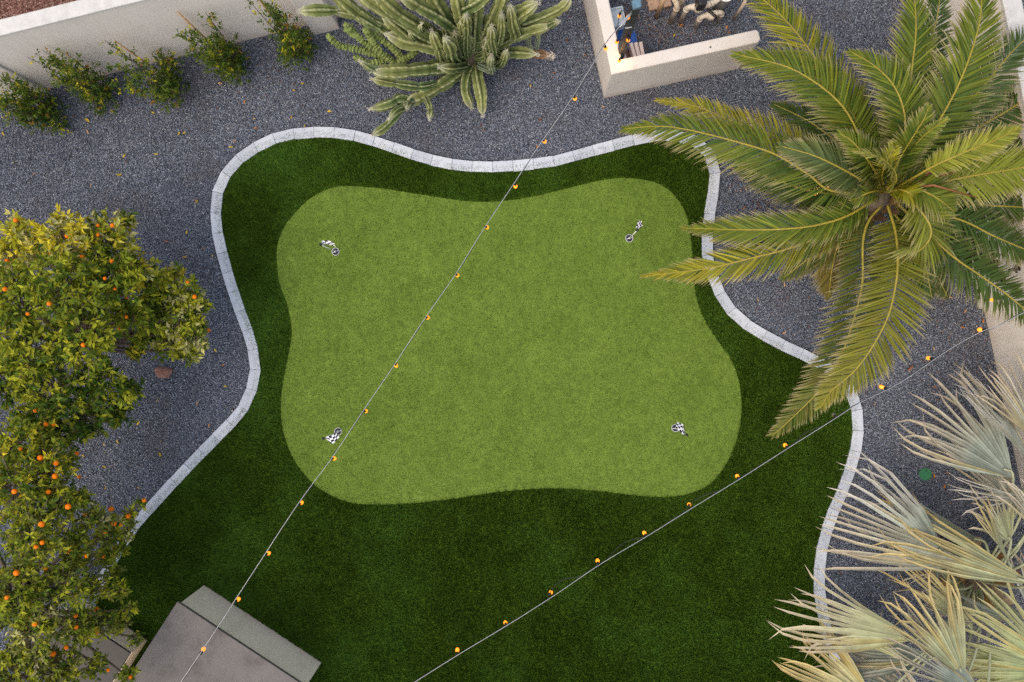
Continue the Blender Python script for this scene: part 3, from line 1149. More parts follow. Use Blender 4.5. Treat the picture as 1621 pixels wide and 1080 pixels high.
def orange_tree(label, trunk_px, clumps, oranges, nsprig, palette, ll=.082, branchy=0):
    tp = P(*trunk_px, 0)
    t = thing('orange_tree', label, 'tree', (tp.x, tp.y, 0), 0, 'orange trees at the left')
    org = Vector((tp.x, tp.y, 0))
    tr = MB()
    fork = Vector((0, 0, .55))
    tr.tube([(0, 0, -.05), (.02, .01, .3), fork], [.085, .07, .065], 10)
    tr.build('trunk', M['bark'], t, True)
    fol = MB()
    tw = MB()
    for (u, v, z, r) in clumps:
        c = P(u, v, z) - org
        mid = fork.lerp(c, .5) + Vector((random.gauss(0, .06), random.gauss(0, .06), .12))
        limb = MB()
        limb.tube([tuple(x) for x in crom([tuple(fork), tuple(mid), tuple(c)], 4)], list(np.linspace(.036, .012, 9)), 6)
        limb.build('limb', M['bark'], t, True)
        ns = int(nsprig * (r / .4) ** 2)
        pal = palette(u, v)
        for k in range(ns):
            d = rnd_dir()
            if d.z < -.25:
                d.z = -d.z * .6
            d = d.normalized()
            rr = r * random.uniform(.55, 1.08) * (1 if random.random() < .9 else 1.25)
            tip = c + Vector((d.x * rr, d.y * rr, d.z * rr * .75))
            out = (d + Vector((0, 0, .35)) + rnd_dir() * .4).normalized()
            if k % 2 == 0:
                tw.tube([tuple(c + d * r * .15), tuple(c.lerp(tip, .6) + rnd_dir() * .02), tuple(tip)], [.007, .005, .0025], 4, cap=False)
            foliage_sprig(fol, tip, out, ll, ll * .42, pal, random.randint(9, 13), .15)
    for _ in range(branchy):          # bare grey twigs showing through
        u, v, z, r = random.choice(clumps)
        c = P(u, v, z) - org + Vector((0, 0, r * .55))
        a = random.uniform(-.6, .9)
        d = Vector((math.cos(a), math.sin(a), .15))
        tw.tube([tuple(c), tuple(c + d * .25 + rnd_dir() * .05), tuple(c + d * .55 + rnd_dir() * .08)], [.009, .006, .003], 5)
    tag(fol.build('foliage', M['leaf'], t), kind='stuff')
    tag(tw.build('twigs', M['bark'], t), kind='stuff')
    om = MB()
    osz = .80 if trunk_px[1] < 700 else 1.0
    om.lathe([(.005, -.031), (.018, -.026), (.028, -.013), (.0315, .0), (.028, .014), (.018, .026), (.005, .030)], 12)
    ome = om.mesh('orange', M['orange'], True)
    for (u, v) in oranges:
        # sit on the crown surface: height of the nearest clump top, a little outside the leaves
        best, zz = 9e9, 1.6
        for (cu, cv, z, r) in clumps:
            d2 = (u - cu) ** 2 + (v - cv) ** 2
            if d2 < best:
                best = d2
                rp = r * F_PX / (CAM_H - z)
                zz = z + r * .75 * math.sqrt(max(.02, 1 - min(.98, d2 / (rp * rp)))) + random.uniform(-.11, .02)
        p = P(u, v, zz) - org
        s = random.uniform(.78, 1.12) * osz
        link_mesh('orange', ome, t, Matrix.Translation(p) @ Matrix.Diagonal((s, s, s * .96, 1)))
    return t


T1 = [(40, 400, 2.0, .34), (105, 385, 2.1, .36), (170, 378, 1.9, .33), (200, 350, 1.6, .14), (25, 355, 1.9, .16), (30, 470, 2.3, .40), (105, 455, 2.4, .42), (175, 440, 2.1, .38), (210, 420, 1.7, .27),
      (50, 550, 2.2, .42), (135, 535, 2.2, .40), (205, 500, 1.7, .26), (85, 620, 1.9, .40), (165, 605, 1.7, .33), (205, 620, 1.4, .18), (55, 665, 1.5, .3), (140, 665, 1.5, .30), (190, 655, 1.2, .2),
      (5, 600, 1.9, .36), (-40, 500, 2.0, .42), (-40, 420, 1.8, .40), (95, 690, 1.3, .25), (235, 470, 1.4, .14), (215, 560, 1.3, .13),
      (275, 435, 1.2, .17), (300, 462, 1.3, .24), (285, 508, 1.3, .24), (306, 530, 1.2, .23), (268, 540, 1.1, .22), (297, 558, 1.0, .2), (310, 490, 1.2, .2), (262, 480, 1.2, .2), (322, 545, 1.1, .13), (250, 500, 1.1, .18), (250, 440, 1.4, .16), (238, 515, 1.4, .18), (245, 470, 1.3, .18), (228, 440, 1.5, .2), (225, 540, 1.3, .16), (250, 535, 1.0, .15)]
O1 = [(25, 349), (155, 357), (178, 357), (106, 374), (122, 382), (80, 401), (11, 413), (130, 407), (177, 414),
      (8, 458), (166, 441), (182, 457), (200, 472), (78, 481), (200, 502), (176, 504), (187, 521), (44, 497), (155, 372),
      (32, 368), (132, 546), (265, 503), (297, 447), (330, 523), (308, 470), (192, 493), (150, 640)]


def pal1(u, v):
    # light from the upper left painted into leaf colour: yellow there, darker below
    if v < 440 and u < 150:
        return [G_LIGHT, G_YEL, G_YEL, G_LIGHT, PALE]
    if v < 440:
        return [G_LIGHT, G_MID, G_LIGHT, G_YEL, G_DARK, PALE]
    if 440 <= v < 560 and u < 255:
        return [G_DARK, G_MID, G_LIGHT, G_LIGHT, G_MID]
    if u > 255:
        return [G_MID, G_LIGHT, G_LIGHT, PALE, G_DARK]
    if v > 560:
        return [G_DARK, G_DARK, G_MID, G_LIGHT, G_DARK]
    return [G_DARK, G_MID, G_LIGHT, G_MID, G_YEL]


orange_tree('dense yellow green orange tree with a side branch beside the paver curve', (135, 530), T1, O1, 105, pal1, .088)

T2 = [(25, 700, 2.2, .32), (70, 690, 2.0, .22), (75, 740, 2.2, .32), (25, 775, 2.4, .38), (95, 790, 2.2, .30), (150, 825, 1.8, .22), (185, 830, 1.5, .14), (207, 832, 1.4, .10), (55, 850, 2.4, .38), (125, 865, 2.0, .28),
      (170, 880, 1.6, .18), (200, 845, 1.4, .12), (168, 845, 1.6, .17), (190, 868, 1.4, .12), (222, 797, 1.35, .08), (130, 790, 1.8, .16), (205, 815, 1.4, .10), (190, 935, 1.5, .14), (215, 1010, 1.3, .10), (205, 965, 1.4, .12), (25, 930, 2.4, .40), (100, 925, 2.2, .32), (155, 930, 1.8, .22), (182, 905, 1.5, .13), (60, 1000, 2.3, .36), (125, 990, 1.9, .28), (165, 985, 1.6, .2), (190, 990, 1.4, .13),
      (25, 1065, 2.3, .38), (95, 1060, 2.0, .32), (150, 1050, 1.7, .18), (200, 1070, 1.5, .14), (45, 1130, 2.2, .4), (125, 1130, 1.9, .3), (-40, 800, 2.2, .4), (-40, 950, 2.3, .45), (-40, 1060, 2.2, .4), (110, 730, 1.7, .16)]
O2 = [(57, 711), (64, 725), (73, 672), (85, 672), (89, 733), (87, 754), (23, 778), (77, 779), (125, 755), (108, 802), (120, 780), (136, 814), (176, 806), (203, 817), (191, 832), (180, 829), (166, 843),
      (132, 834), (181, 867), (165, 882), (137, 880), (111, 874), (67, 859), (57, 866), (66, 830), (71, 899), (69, 936), (11, 946), (26, 907), (120, 974), (121, 993), (153, 1000), (55, 988), (84, 1035),
      (171, 1061), (206, 1072), (105, 1025), (32, 710), (228, 792), (57, 650), (122, 718), (153, 965)]


def pal2(u, v):
    if v < 790 and u < 80:
        return [G_LIGHT, G_MID, G_YEL, G_DARK, G_MID]
    return [G_MID, G_DARK, G_LIGHT, G_LIGHT, (.15, .17, .04), PALE if random.random() < .2 else G_MID]


orange_tree('sparser orange tree with bright oranges, lower left over the bench', (75, 930), T2, O2, 118, pal2, .072, 0)

# ------------------------------------------------------------------ shrubs along the wall
S_DARK, S_MID, S_YEL, S_RED = (.04, .085, .018), (.12, .18, .018), (.42, .38, .02), (.30, .17, .03)


def shrub(label, px, h, wid, n, yellow, lean=0.0, low=1.0):
    b = P(*px, 0)
    t = thing('shrub', label, 'shrub', b, 0, 'shrubs along the white garden wall')
    st, fo = MB(), MB()
    nst = 13
    for k in range(nst):
        a = random.uniform(0, 6.28)
        r = wid * random.uniform(.2, 1.25)
        hh = h * random.uniform(.35, 1.25) * (1 - .25 * (r / wid) ** 2)
        top = Vector((math.cos(a) * r + lean * hh, math.sin(a) * r, hh))
        pts = crom([(0, 0, -.02), tuple(top * .45 + Vector((math.cos(a), math.sin(a), 0)) * r * .25), tuple(top)], 5)
        st.tube([tuple(p) for p in pts], list(np.linspace(.011, .003, len(pts))), 5)
        path = [Vector(p) for p in pts]
        for j in range(n // nst):
            f = random.uniform(.06 if low > .6 else .3, 1.0)
            x = f * (len(path) - 1)
            i0 = min(int(x), len(path) - 2)
            p = path[i0].lerp(path[i0 + 1], x - i0)
            ax = (path[i0 + 1] - path[i0]).normalized()
            o = rnd_dir()
            o = (o - ax * o.dot(ax)).normalized()
            tip = p + (o + Vector((0, 0, .25))) * random.uniform(.02, .23) * (1.35 - .85 * f)
            out = (o + ax * .8 + Vector((0, 0, .3))).normalized()
            f_y = yellow * f
            rn = random.random()
            cols = [S_YEL, S_MID] if rn < f_y * .28 else ([S_MID, (.10, .135, .02)] if rn < .25 + f_y * .5 else [S_DARK, S_MID, S_DARK])
            if random.random() < .03 * yellow:
                cols = [S_RED]
            foliage_sprig(fo, tip, out, .042, .021, cols, random.randint(5, 8), .075)
    tag(st.build('stems', M['bark'], t), kind='stuff')
    tag(fo.build('foliage', M['leaf'], t), kind='stuff')
    return t


shrub('dark leafy shrub farthest left along the white wall', (84, 182), 1.15, .32, 620, .7)
shrub('shrub with red tinged top and one bright yellow patch, second from the left edge', (172, 155), 1.5, .30, 540, 1.0)
shrub('loose shrub leaning on a tan stake in the middle of the row', (272, 143), 1.45, .34, 480, 1.0)
shrub('fullest green shrub just left of the last one in the row', (374, 108), 1.6, .24, 560, .95)
shrub('tall narrow shrub beside the white wall pilaster', (476, 88), 1.65, .18, 430, .9)


def stake(label, px, h, lx, ly):
    b = P(*px, 0)
    mb = MB()
    mb.tube([(0, 0, -.02), (lx * .5, ly * .5, h * .5), (lx, ly, h)], [.014, .013, .012], 8)
    tag(mb.build('wooden_stake', M['wood'], None, True, b), label, 'stake', 'stakes in the shrubs')


stake('thick tan wooden stake tilted in the middle shrub', (258, 118), 1.12, -.10, .05)
stake('tan wooden stake in the fullest shrub', (352, 86), 1.30, -.05, .05)
stake('tan wooden stake in the narrow shrub by the pilaster', (452, 52), 1.45, -.02, .02)


# ------------------------------------------------------------------ palm fronds
def frond_geo(rach, ll, n_side, col_a, col_b, tipc, ang0=62, ang1=22, vee=.35, twist=0.0, start=.07, droop=.25, wid=.024, old=0.0):
    """leaflets along a curved stalk; returns (leaflet builder, stalk builder)"""
    pts = [Vector(p) for p in resample(crom(rach, 10), count=46)]
    L = sum((b - a).length for a, b in zip(pts, pts[1:]))
    lf, rk_ = MB(), MB()
    m = len(pts)

    def frame(s):
        x = s * (m - 1)
        i = min(int(x), m - 2)
        p = pts[i].lerp(pts[i + 1], x - i)
        t = (pts[min(i + 2, m - 1)] - pts[max(i - 1, 0)]).normalized()
        up = Vector((0, 0, 1))
        n = up - t * up.dot(t)
        n = n.normalized() if n.length > .12 else t.orthogonal().normalized()
        n = Matrix.Rotation(twist * (.3 + .7 * s), 3, t) @ n
        return p, t, n, t.cross(n).normalized()

    rk_.tube([tuple(p) for p in pts], [  .0145 * (1 - .86 * (k / (m - 1))) + .003 for k in range(m)], 6, (.31, .25, .03))
    for k in range(n_side):
        s = start + (1 - start) * (k + .5) / n_side
        for sg in (1, -1):
            p, t, n, sd_ = frame(min(.999, s + random.gauss(0, .003)))
            env = max(.12, math.sin(math.pi * min(1, (s - start) / (1 - start) * .80 + .14)) ** .65) * (1.0 - .42 * s ** 4)
            l = 1.12 * ll * env * random.uniform(.88, 1.08)
            a = R(ang0 + (ang1 - ang0) * s ** 1.5 + random.gauss(0, 3.5))
            v = vee * (1.1 - .5 * s) + random.gauss(0, .16)
            d = (t * math.cos(a) + sd_ * sg * math.sin(a) * math.cos(v) + n * math.sin(v) * math.sin(a)).normalized()
            wv = t - d * t.dot(d)
            wv = (wv.normalized() * math.cos(.5) + n * math.sin(.5) * .6).normalized()
            w = wid * .92 * random.uniform(.8, 1.15) * (.55 + .45 * env)
            c0 = lerp3(col_a, col_b, min(1, max(0, random.gauss(.22 + .45 * s, .30))))
            c0 = lerp3(c0, (.20, .15, .03), old * random.uniform(0, 1))
            dr = droop * random.uniform(.6, 1.4)
            st_ = []
            for q, ww in ((0, .35), (.3, 1.0), (.68, .78)):
                c = p + d * l * q + Vector((0, 0, -dr * l * q * q))
                st_.append((c, ww * w * .5, lerp3(c0, (.36, .34, .05), .26 * q * q)))
            tip = p + d * l + Vector((0, 0, -dr * l))
            ids = [(lf.vert(c - wv * hw, cc), lf.vert(c + wv * hw, cc)) for c, hw, cc in st_]
            tc = lerp3(c0, tipc, .8)
            ti = lf.vert(tip, tc)
            for (a0, b0), (a1, b1) in zip(ids, ids[1:]):
                lf.face(a0, b0, b1, a1)
            lf.face(ids[-1][0], ids[-1][1], ti)
    return lf, rk_


def zprof(px, z0, a, b):
    L = np.r_[0, np.cumsum([math.dist(p, q) for p, q in zip(px, px[1:])])]
    L = L / L[-1]
    return [tuple(P(u, v, z0 + a * s - b * s * s)) for (u, v), s in zip(px, L)]


PC = (1400, 303)
PZ = 2.1
pc = P(*PC, PZ)
palm = thing('date_palm', 'large green date palm with arching feather fronds at the upper right', 'palm tree', (pc.x, pc.y, 0))
porg = Vector((pc.x, pc.y, 0))
mb = MB()
mb.lathe([(.34, -.05), (.30, .1), (.25, .5), (.23, 1.2), (.25, 1.6), (.16, 1.9), (.06, 2.0)], 18)
mb.build('trunk', M['bark'], palm, True)
mb = MB()
for k in range(110):
    z = .15 + 1.72 * (k / 110)
    a = k * 2.4
    r = .23
    p0 = Vector((math.cos(a) * r, math.sin(a) * r, z))
    o_ = Vector((math.cos(a), math.sin(a), 0))
    sdv = Vector((-math.sin(a), math.cos(a), 0))
    cc = random.choice([(.20, .12, .05), (.14, .085, .045), (.28, .17, .07)])
    ids = [mb.vert(p, cc) for p in (p0 - sdv * .055, p0 + sdv * .055, p0 + sdv * .03 + o_ * .09 + Vector((0, 0, .16)), p0 - sdv * .03 + o_ * .09 + Vector((0, 0, .16)), p0 + o_ * .04 + Vector((0, 0, .13)))]
    mb.face(ids[0], ids[1], ids[2], ids[3]); mb.face(ids[3], ids[2], ids[4])
tag(mb.build('leaf_bases', M['boots'], palm), kind='stuff')

GA, GB, GC = (.052, .105, .018), (.185, .215, .022), (.36, .32, .018)  # GA darkened to paint deep shadow into the inner leaflets
BLUEG = (.10, .14, .07)
DRY = (.50, .40, .24)
FR = [  # path, z start, rise, droop, leaflet length, colours, kwargs
    ([(1385, 305), (1316, 302), (1281, 277), (1240, 251), (1205, 236), (1130, 215), (1080, 204), (1041, 200), (988, 204)], 2.05, 1.2, 1.75, .43, GA, GB, dict(n=92, ang0=60, vee=.15, droop=.45)),
    ([(1385, 300), (1330, 268), (1280, 240), (1220, 213), (1150, 188), (1100, 168), (1040, 158)], 1.95, .5, 1.25, .30, GB, GC, dict(n=70, old=.5, vee=.2)),
    ([(1390, 298), (1373, 260), (1362, 222), (1345, 185), (1322, 156), (1285, 127), (1240, 104), (1165, 86)], 2.1, 1.5, 1.5, .44, GA, GB, dict(n=90, vee=.3)),
    ([(1395, 298), (1370, 220), (1340, 165), (1300, 105), (1255, 45), (1215, 5), (1170, -30)], 2.0, .9, 1.5, .42, GA, GC, dict(n=86, vee=.12)),
    ([(1408, 292), (1427, 245), (1433, 200), (1428, 165), (1412, 132), (1385, 105), (1347, 82)], 2.2, 1.9, 1.5, .36, GA, GB, dict(n=78, vee=.35)),
    ([(1408, 295), (1420, 250), (1436, 170), (1444, 105), (1450, 45), (1446, -30)], 2.1, 1.5, 1.2, .40, GA, GB, dict(n=86, vee=.25)),
    ([(1415, 292), (1440, 210), (1468, 85), (1483, 30), (1492, -40)], 1.9, .7, 1.0, .40, GA, (.06, .10, .03), dict(n=80, vee=.1)),
    ([(1412, 294), (1445, 252), (1486, 192), (1517, 135), (1540, 75), (1552, 25), (1555, -40)], 2.15, 1.6, 1.1, .46, GA, GB, dict(n=92, vee=.3)),
    ([(1418, 296), (1470, 235), (1510, 185), (1558, 135), (1602, 82), (1650, 38)], 2.0, 1.0, 1.0, .44, GA, BLUEG, dict(n=84, vee=.25)),
    ([(1420, 300), (1500, 240), (1545, 205), (1590, 178), (1640, 148), (1690, 125)], 1.8, .5, .9, .42, GA, (.04, .075, .02), dict(n=80, vee=.1)),
    ([(1415, 300), (1440, 285), (1480, 262), (1530, 240), (1575, 222), (1614, 203)], 2.3, 1.6, 1.0, .26, (.20, .24, .03), (.30, .30, .04), dict(n=60, vee=.55, start=.3)),
    ([(1418, 282), (1430, 255), (1455, 222), (1478, 203), (1500, 188)], 2.3, 1.6, .5, .20, (.16, .22, .04), (.22, .26, .05), dict(n=44, vee=.8, start=.4)),
    ([(1420, 305), (1470, 293), (1530, 280), (1590, 270), (1680, 255)], 2.0, 1.1, .9, .42, GB, (.21, .25, .03), dict(n=86, vee=.35, twist=.5)),
    ([(1420, 312), (1480, 335), (1530, 352), (1580, 377), (1660, 410)], 1.8, .3, .9, .40, GA, (.045, .08, .02), dict(n=80, vee=.2)),
    ([(1418, 320), (1460, 360), (1507, 405), (1560, 442), (1606, 476), (1660, 525)], 1.8, .3, .9, .43, GA, (.05, .085, .02), dict(n=80, vee=.1)),
    ([(1410, 308), (1440, 318), (1462, 340), (1474, 365), (1465, 388), (1435, 408), (1388, 426)], 2.3, 1.4, 1.9, .40, GB, (.15, .17, .04), dict(n=74, vee=.05, twist=-.25, start=.16)),
    ([(1390, 312), (1345, 340), (1300, 355), (1250, 362), (1180, 364), (1082, 361)], 2.0, .9, 1.6, .37, GA, GB, dict(n=82, vee=.45, ang0=50, ang1=12)),
    ([(1390, 320), (1340, 355), (1285, 380), (1240, 396), (1200, 406), (1120, 425), (1020, 437)], 1.8, .7, 1.4, .38, GA, GC, dict(n=84, vee=.25, ang0=54, ang1=10, old=.15)),
    ([(1396, 325), (1375, 350), (1366, 385), (1365, 450), (1349, 514), (1330, 566), (1301, 614), (1243, 672), (1222, 690)], 1.9, .6, 1.45, .40, GA, (.13, .13, .03), dict(n=100, vee=.05, ang0=72, ang1=30, old=.25, droop=.1)),
    ([(1405, 325), (1418, 370), (1421, 420), (1416, 461), (1405, 503), (1381, 549), (1352, 588), (1315, 620), (1300, 645)], 2.1, 1.3, 1.5, .45, GB, (.19, .17, .03), dict(n=100, vee=.1, ang0=74, ang1=30, old=.25, droop=.1)),
    ([(1394, 306), (1369, 288), (1328, 265), (1287, 246), (1238, 232)], 2.35, 1.5, 1.2, .34, (.075, .115, .04), (.12, .16, .06), dict(n=70, vee=.25, ang0=58, start=.1)),
    ([(1405, 300), (1417, 288), (1416, 272), (1403, 257), (1383, 246), (1350, 239)], 2.6, 1.5, 1.0, .17, (.26, .28, .05), (.34, .34, .09), dict(n=44, vee=.3, twist=.8)),
    ([(1390, 318), (1350, 345), (1330, 380), (1318, 420), (1312, 470)], 1.7, .1, .8, .34, (.09, .08, .02), (.16, .12, .025), dict(n=66, vee=.0, old=.5)),
    ([(1405, 325), (1440, 370), (1475, 420), (1500, 470)], 1.7, .1, .8, .34, GA, (.06, .08, .02), dict(n=66, vee=.0, old=.2)),
    ([(1416, 300), (1470, 268), (1540, 250), (1600, 240), (1670, 215)], 1.8, .4, .8, .40, GA, (.05, .085, .02), dict(n=80, vee=.1)),
    ([(1400, 300), (1388, 276), (1372, 252), (1350, 225), (1330, 212)], 2.25, 1.5, .9, .30, GA, GB, dict(n=60, vee=.3)),
    ([(1408, 303), (1428, 296), (1455, 300), (1485, 315), (1510, 335)], 2.2, 1.3, 1.1, .32, GA, GB, dict(n=62, vee=.3)),
    ([(1405, 298), (1418, 262), (1440, 225), (1462, 190), (1470, 170)], 2.3, 1.6, .8, .30, GA, GB, dict(n=62, vee=.35)),
    ([(1392, 298), (1340, 240), (1285, 195), (1225, 165)], 1.6, .5, .7, .36, GA, (.05, .085, .02), dict(n=60, vee=.1)),
    ([(1396, 295), (1366, 215), (1330, 150), (1290, 95)], 1.6, .4, .6, .36, GA, (.05, .085, .02), dict(n=60, vee=.1)),
    ([(1388, 303), (1330, 308), (1275, 300), (1215, 280), (1165, 262)], 1.6, .4, .8, .36, GA, (.05, .085, .02), dict(n=64, vee=.1)),
    ([(1392, 316), (1340, 365), (1290, 402), (1240, 440)], 1.5, .3, .7, .34, GA, (.06, .085, .02), dict(n=60, vee=.1, old=.2)),
    ([(1412, 318), (1440, 360), (1462, 410), (1475, 470)], 1.6, .4, .8, .36, GA, (.05, .085, .02), dict(n=60, vee=.1)),
    ([(1408, 290), (1425, 220), (1432, 150), (1425, 80)], 1.6, .4, .6, .36, GA, (.05, .085, .02), dict(n=64, vee=.1)),
    ([(1416, 292), (1468, 220), (1512, 150), (1540, 80)], 1.6, .4, .6, .38, GA, (.05, .085, .02), dict(n=64, vee=.1)),
    ([(1418, 310), (1480, 350), (1540, 395), (1590, 445)], 1.6, .4, .7, .38, GA, (.05, .085, .02), dict(n=64, vee=.1)),
    ([(1404, 300), (1396, 285), (1400, 262), (1412, 240), (1416, 225)], 2.3, 1.5, .9, .24, GB, GC, dict(n=46, vee=.4)),
    ([(1406, 304), (1420, 300), (1440, 306), (1452, 322)], 2.25, 1.4, 1.2, .22, GB, GC, dict(n=40, vee=.3)),
    ([(1402, 304), (1388, 302), (1368, 308), (1352, 318)], 2.25, 1.3, 1.1, .22, GA, GB, dict(n=40, vee=.3)),
    ([(1420, 308), (1490, 318), (1560, 325), (1660, 330)], 1.7, .3, .8, .38, GA, (.045, .08, .02), dict(n=80, vee=.1)),
]
for px, z0, a, b, ll, ca_, cb_, kw in FR:
    kw = dict(kw)
    n_ = int(kw.pop('n') * 1.75)
    rach = [tuple(Vector(p) - porg) for p in zprof(px, z0, a, b)]
    lf, rk_ = frond_geo(rach, ll, n_, ca_, cb_, DRY, **kw)
    f = lf.build('frond', M['frond'], palm)
    rk_.build('stalk', M['rachis'], f, True)
for k in range(5):       # dry brown flower stalks in the crown
    a = random.uniform(-.2, .5)
    mb = MB()
    d = Vector((math.cos(a), math.sin(a), 0))
    mb.tube([(0, 0, 2.05), tuple(d * .25 + Vector((0, 0, 2.5 + .05 * k))), tuple(d * (.5 + .08 * k) + Vector((0, 0, 2.55)))], [.018, .014, .006], 6, (.20, .075, .02))
    mb.build('flower_stalk', M['rachis'], palm, True)


# ------------------------------------------------------------------ silver fan palm
def fan_geo(hub, d, n, spread, length, nseg, base_c, tip_c, split=.47, droop=.25, dry=.5, cup=.5):
    d = d.normalized()
    n = (n - d * n.dot(d)).normalized()
    side = n.cross(d)
    mb = MB()
    dth = spread / nseg
    prev_edges = None

    def at(th, r, dz=0.0):
        q = hub + (d * math.cos(th) + side * math.sin(th)) * r
        fold_up = cup * (1 - math.cos(th)) * r          # the blade cups upwards at the sides
        return q + n * (fold_up + dz) + Vector((0, 0, -droop * r * r / length))

    edges = []
    for k in range(nseg + 1):
        th = -spread / 2 + dth * k
        ls = length * (.70 + .30 * math.cos(th * .75))
        edges.append([(at(th, q * ls, .0)) for q in (.02, .22, .40, split)])
    for k in range(nseg):
        th = -spread / 2 + dth * (k + .5)
        ls = length * (.70 + .30 * math.cos(th * .75)) * random.uniform(.84, 1.07)
        jv = random.uniform(.62, 1.2)
        c_ = tuple(x * jv for x in base_c)
        if random.random() < .18 * dry * 2:
            c_ = lerp3(c_, (.42, .33, .10), random.uniform(.3, .8))
        yel = lerp3(c_, tip_c, .55)
        qs = (.02, .22, .40, split)
        cs = (c_, c_, c_, lerp3(c_, tip_c, .15))
        mids = [at(th, q * ls, -.10 * q * ls * dth * 1.6) for q in qs]
        bend = random.gauss(0, .11)
        dz = random.gauss(0, .07)
        fl = random.uniform(.3, 1.5) * droop
        row = []
        for j, q in enumerate(qs):
            row.append((mb.vert(edges[k][j], cs[j]), mb.vert(mids[j], tuple(x * .94 for x in cs[j])), mb.vert(edges[k + 1][j], cs[j])))
        for q, wf, cc in ((.76, .72, yel), (.90, .42, lerp3(yel, tip_c, .7))):
            t2 = (q - split) / (1 - split)
            thc = th + bend * t2 * t2
            hw = dth * .5 * wf * q
            ex = Vector((0, 0, -fl * ls * t2 * t2 * .45)) + n * dz * t2
            row.append((mb.vert(at(thc - hw, q * ls) + ex, cc), mb.vert(at(thc, q * ls, -.02 * wf) + ex, tuple(x * .92 for x in cc)), mb.vert(at(thc + hw, q * ls) + ex, cc)))
        ex = Vector((0, 0, -fl * ls * .5)) + n * dz
        tipv = mb.vert(at(th + bend * 1.3, ls) + ex, tip_c)
        for (a0, m0, b0), (a1, m1, b1) in zip(row, row[1:]):
            mb.face(a0, a1, m1, m0)
            mb.face(m0, m1, b1, b0)
        a0, m0, b0 = row[-1]
        mb.face(a0, tipv, m0)
        mb.face(m0, tipv, b0)
    return mb


BC = (1555, 925)
bz = .75
bc_ = P(*BC, bz)
fanp = thing('fan_palm', 'silver green fan palm with stiff pleated leaves and dry tips, lower right', 'palm tree', (bc_.x, bc_.y, 0))
forg = Vector((bc_.x, bc_.y, 0))
crown = Vector((0, 0, bz))
mb = MB(); mb.lathe([(.26, -.05), (.24, .2), (.21, .5), (.14, .72), (.05, .78)], 16); mb.build('trunk', M['bark'], fanp, True)
for k in range(16):      # old leaf bases round the stem
    a = k * 2.4 + .5
    z = .28 + .028 * k
    mb = MB()
    o_ = Vector((math.cos(a), math.sin(a), 0))
    sv = Vector((-math.sin(a), math.cos(a), 0))
    cc = random.choice([(.30, .20, .10), (.42, .32, .20), (.24, .13, .05), (.36, .20, .06)])
    ids = []
    for q, w, up in ((.16, .10, 0), (.25, .085, .08), (.36, .06, .12), (.50, .05, .10)):
        b0 = o_ * q * (1.15 - .01 * k) + Vector((0, 0, z + up))
        ids.append([mb.vert(b0 - sv * w + Vector((0, 0, .03)), cc), mb.vert(b0, tuple(x * .8 for x in cc)), mb.vert(b0 + sv * w + Vector((0, 0, .03)), cc),
                    mb.vert(b0 + sv * w * .8 + Vector((0, 0, .0)), cc), mb.vert(b0 - Vector((0, 0, .03)), cc), mb.vert(b0 - sv * w * .8, cc)])
    for r0, r1 in zip(ids, ids[1:]):
        for j in range(6):
            mb.face(r0[j], r0[(j + 1) % 6], r1[(j + 1) % 6], r1[j])
    mb.face(*ids[0][::-1]); mb.face(*ids[-1])
    mb.build('leaf_base', M['boots'], fanp)
SIL, SIL2, YG = (.28, .32, .265), (.36, .38, .31), (.36, .38, .22)
BEI, WHI, GOLD = (.60, .51, .38), (.72, .67, .60), (.64, .49, .22)
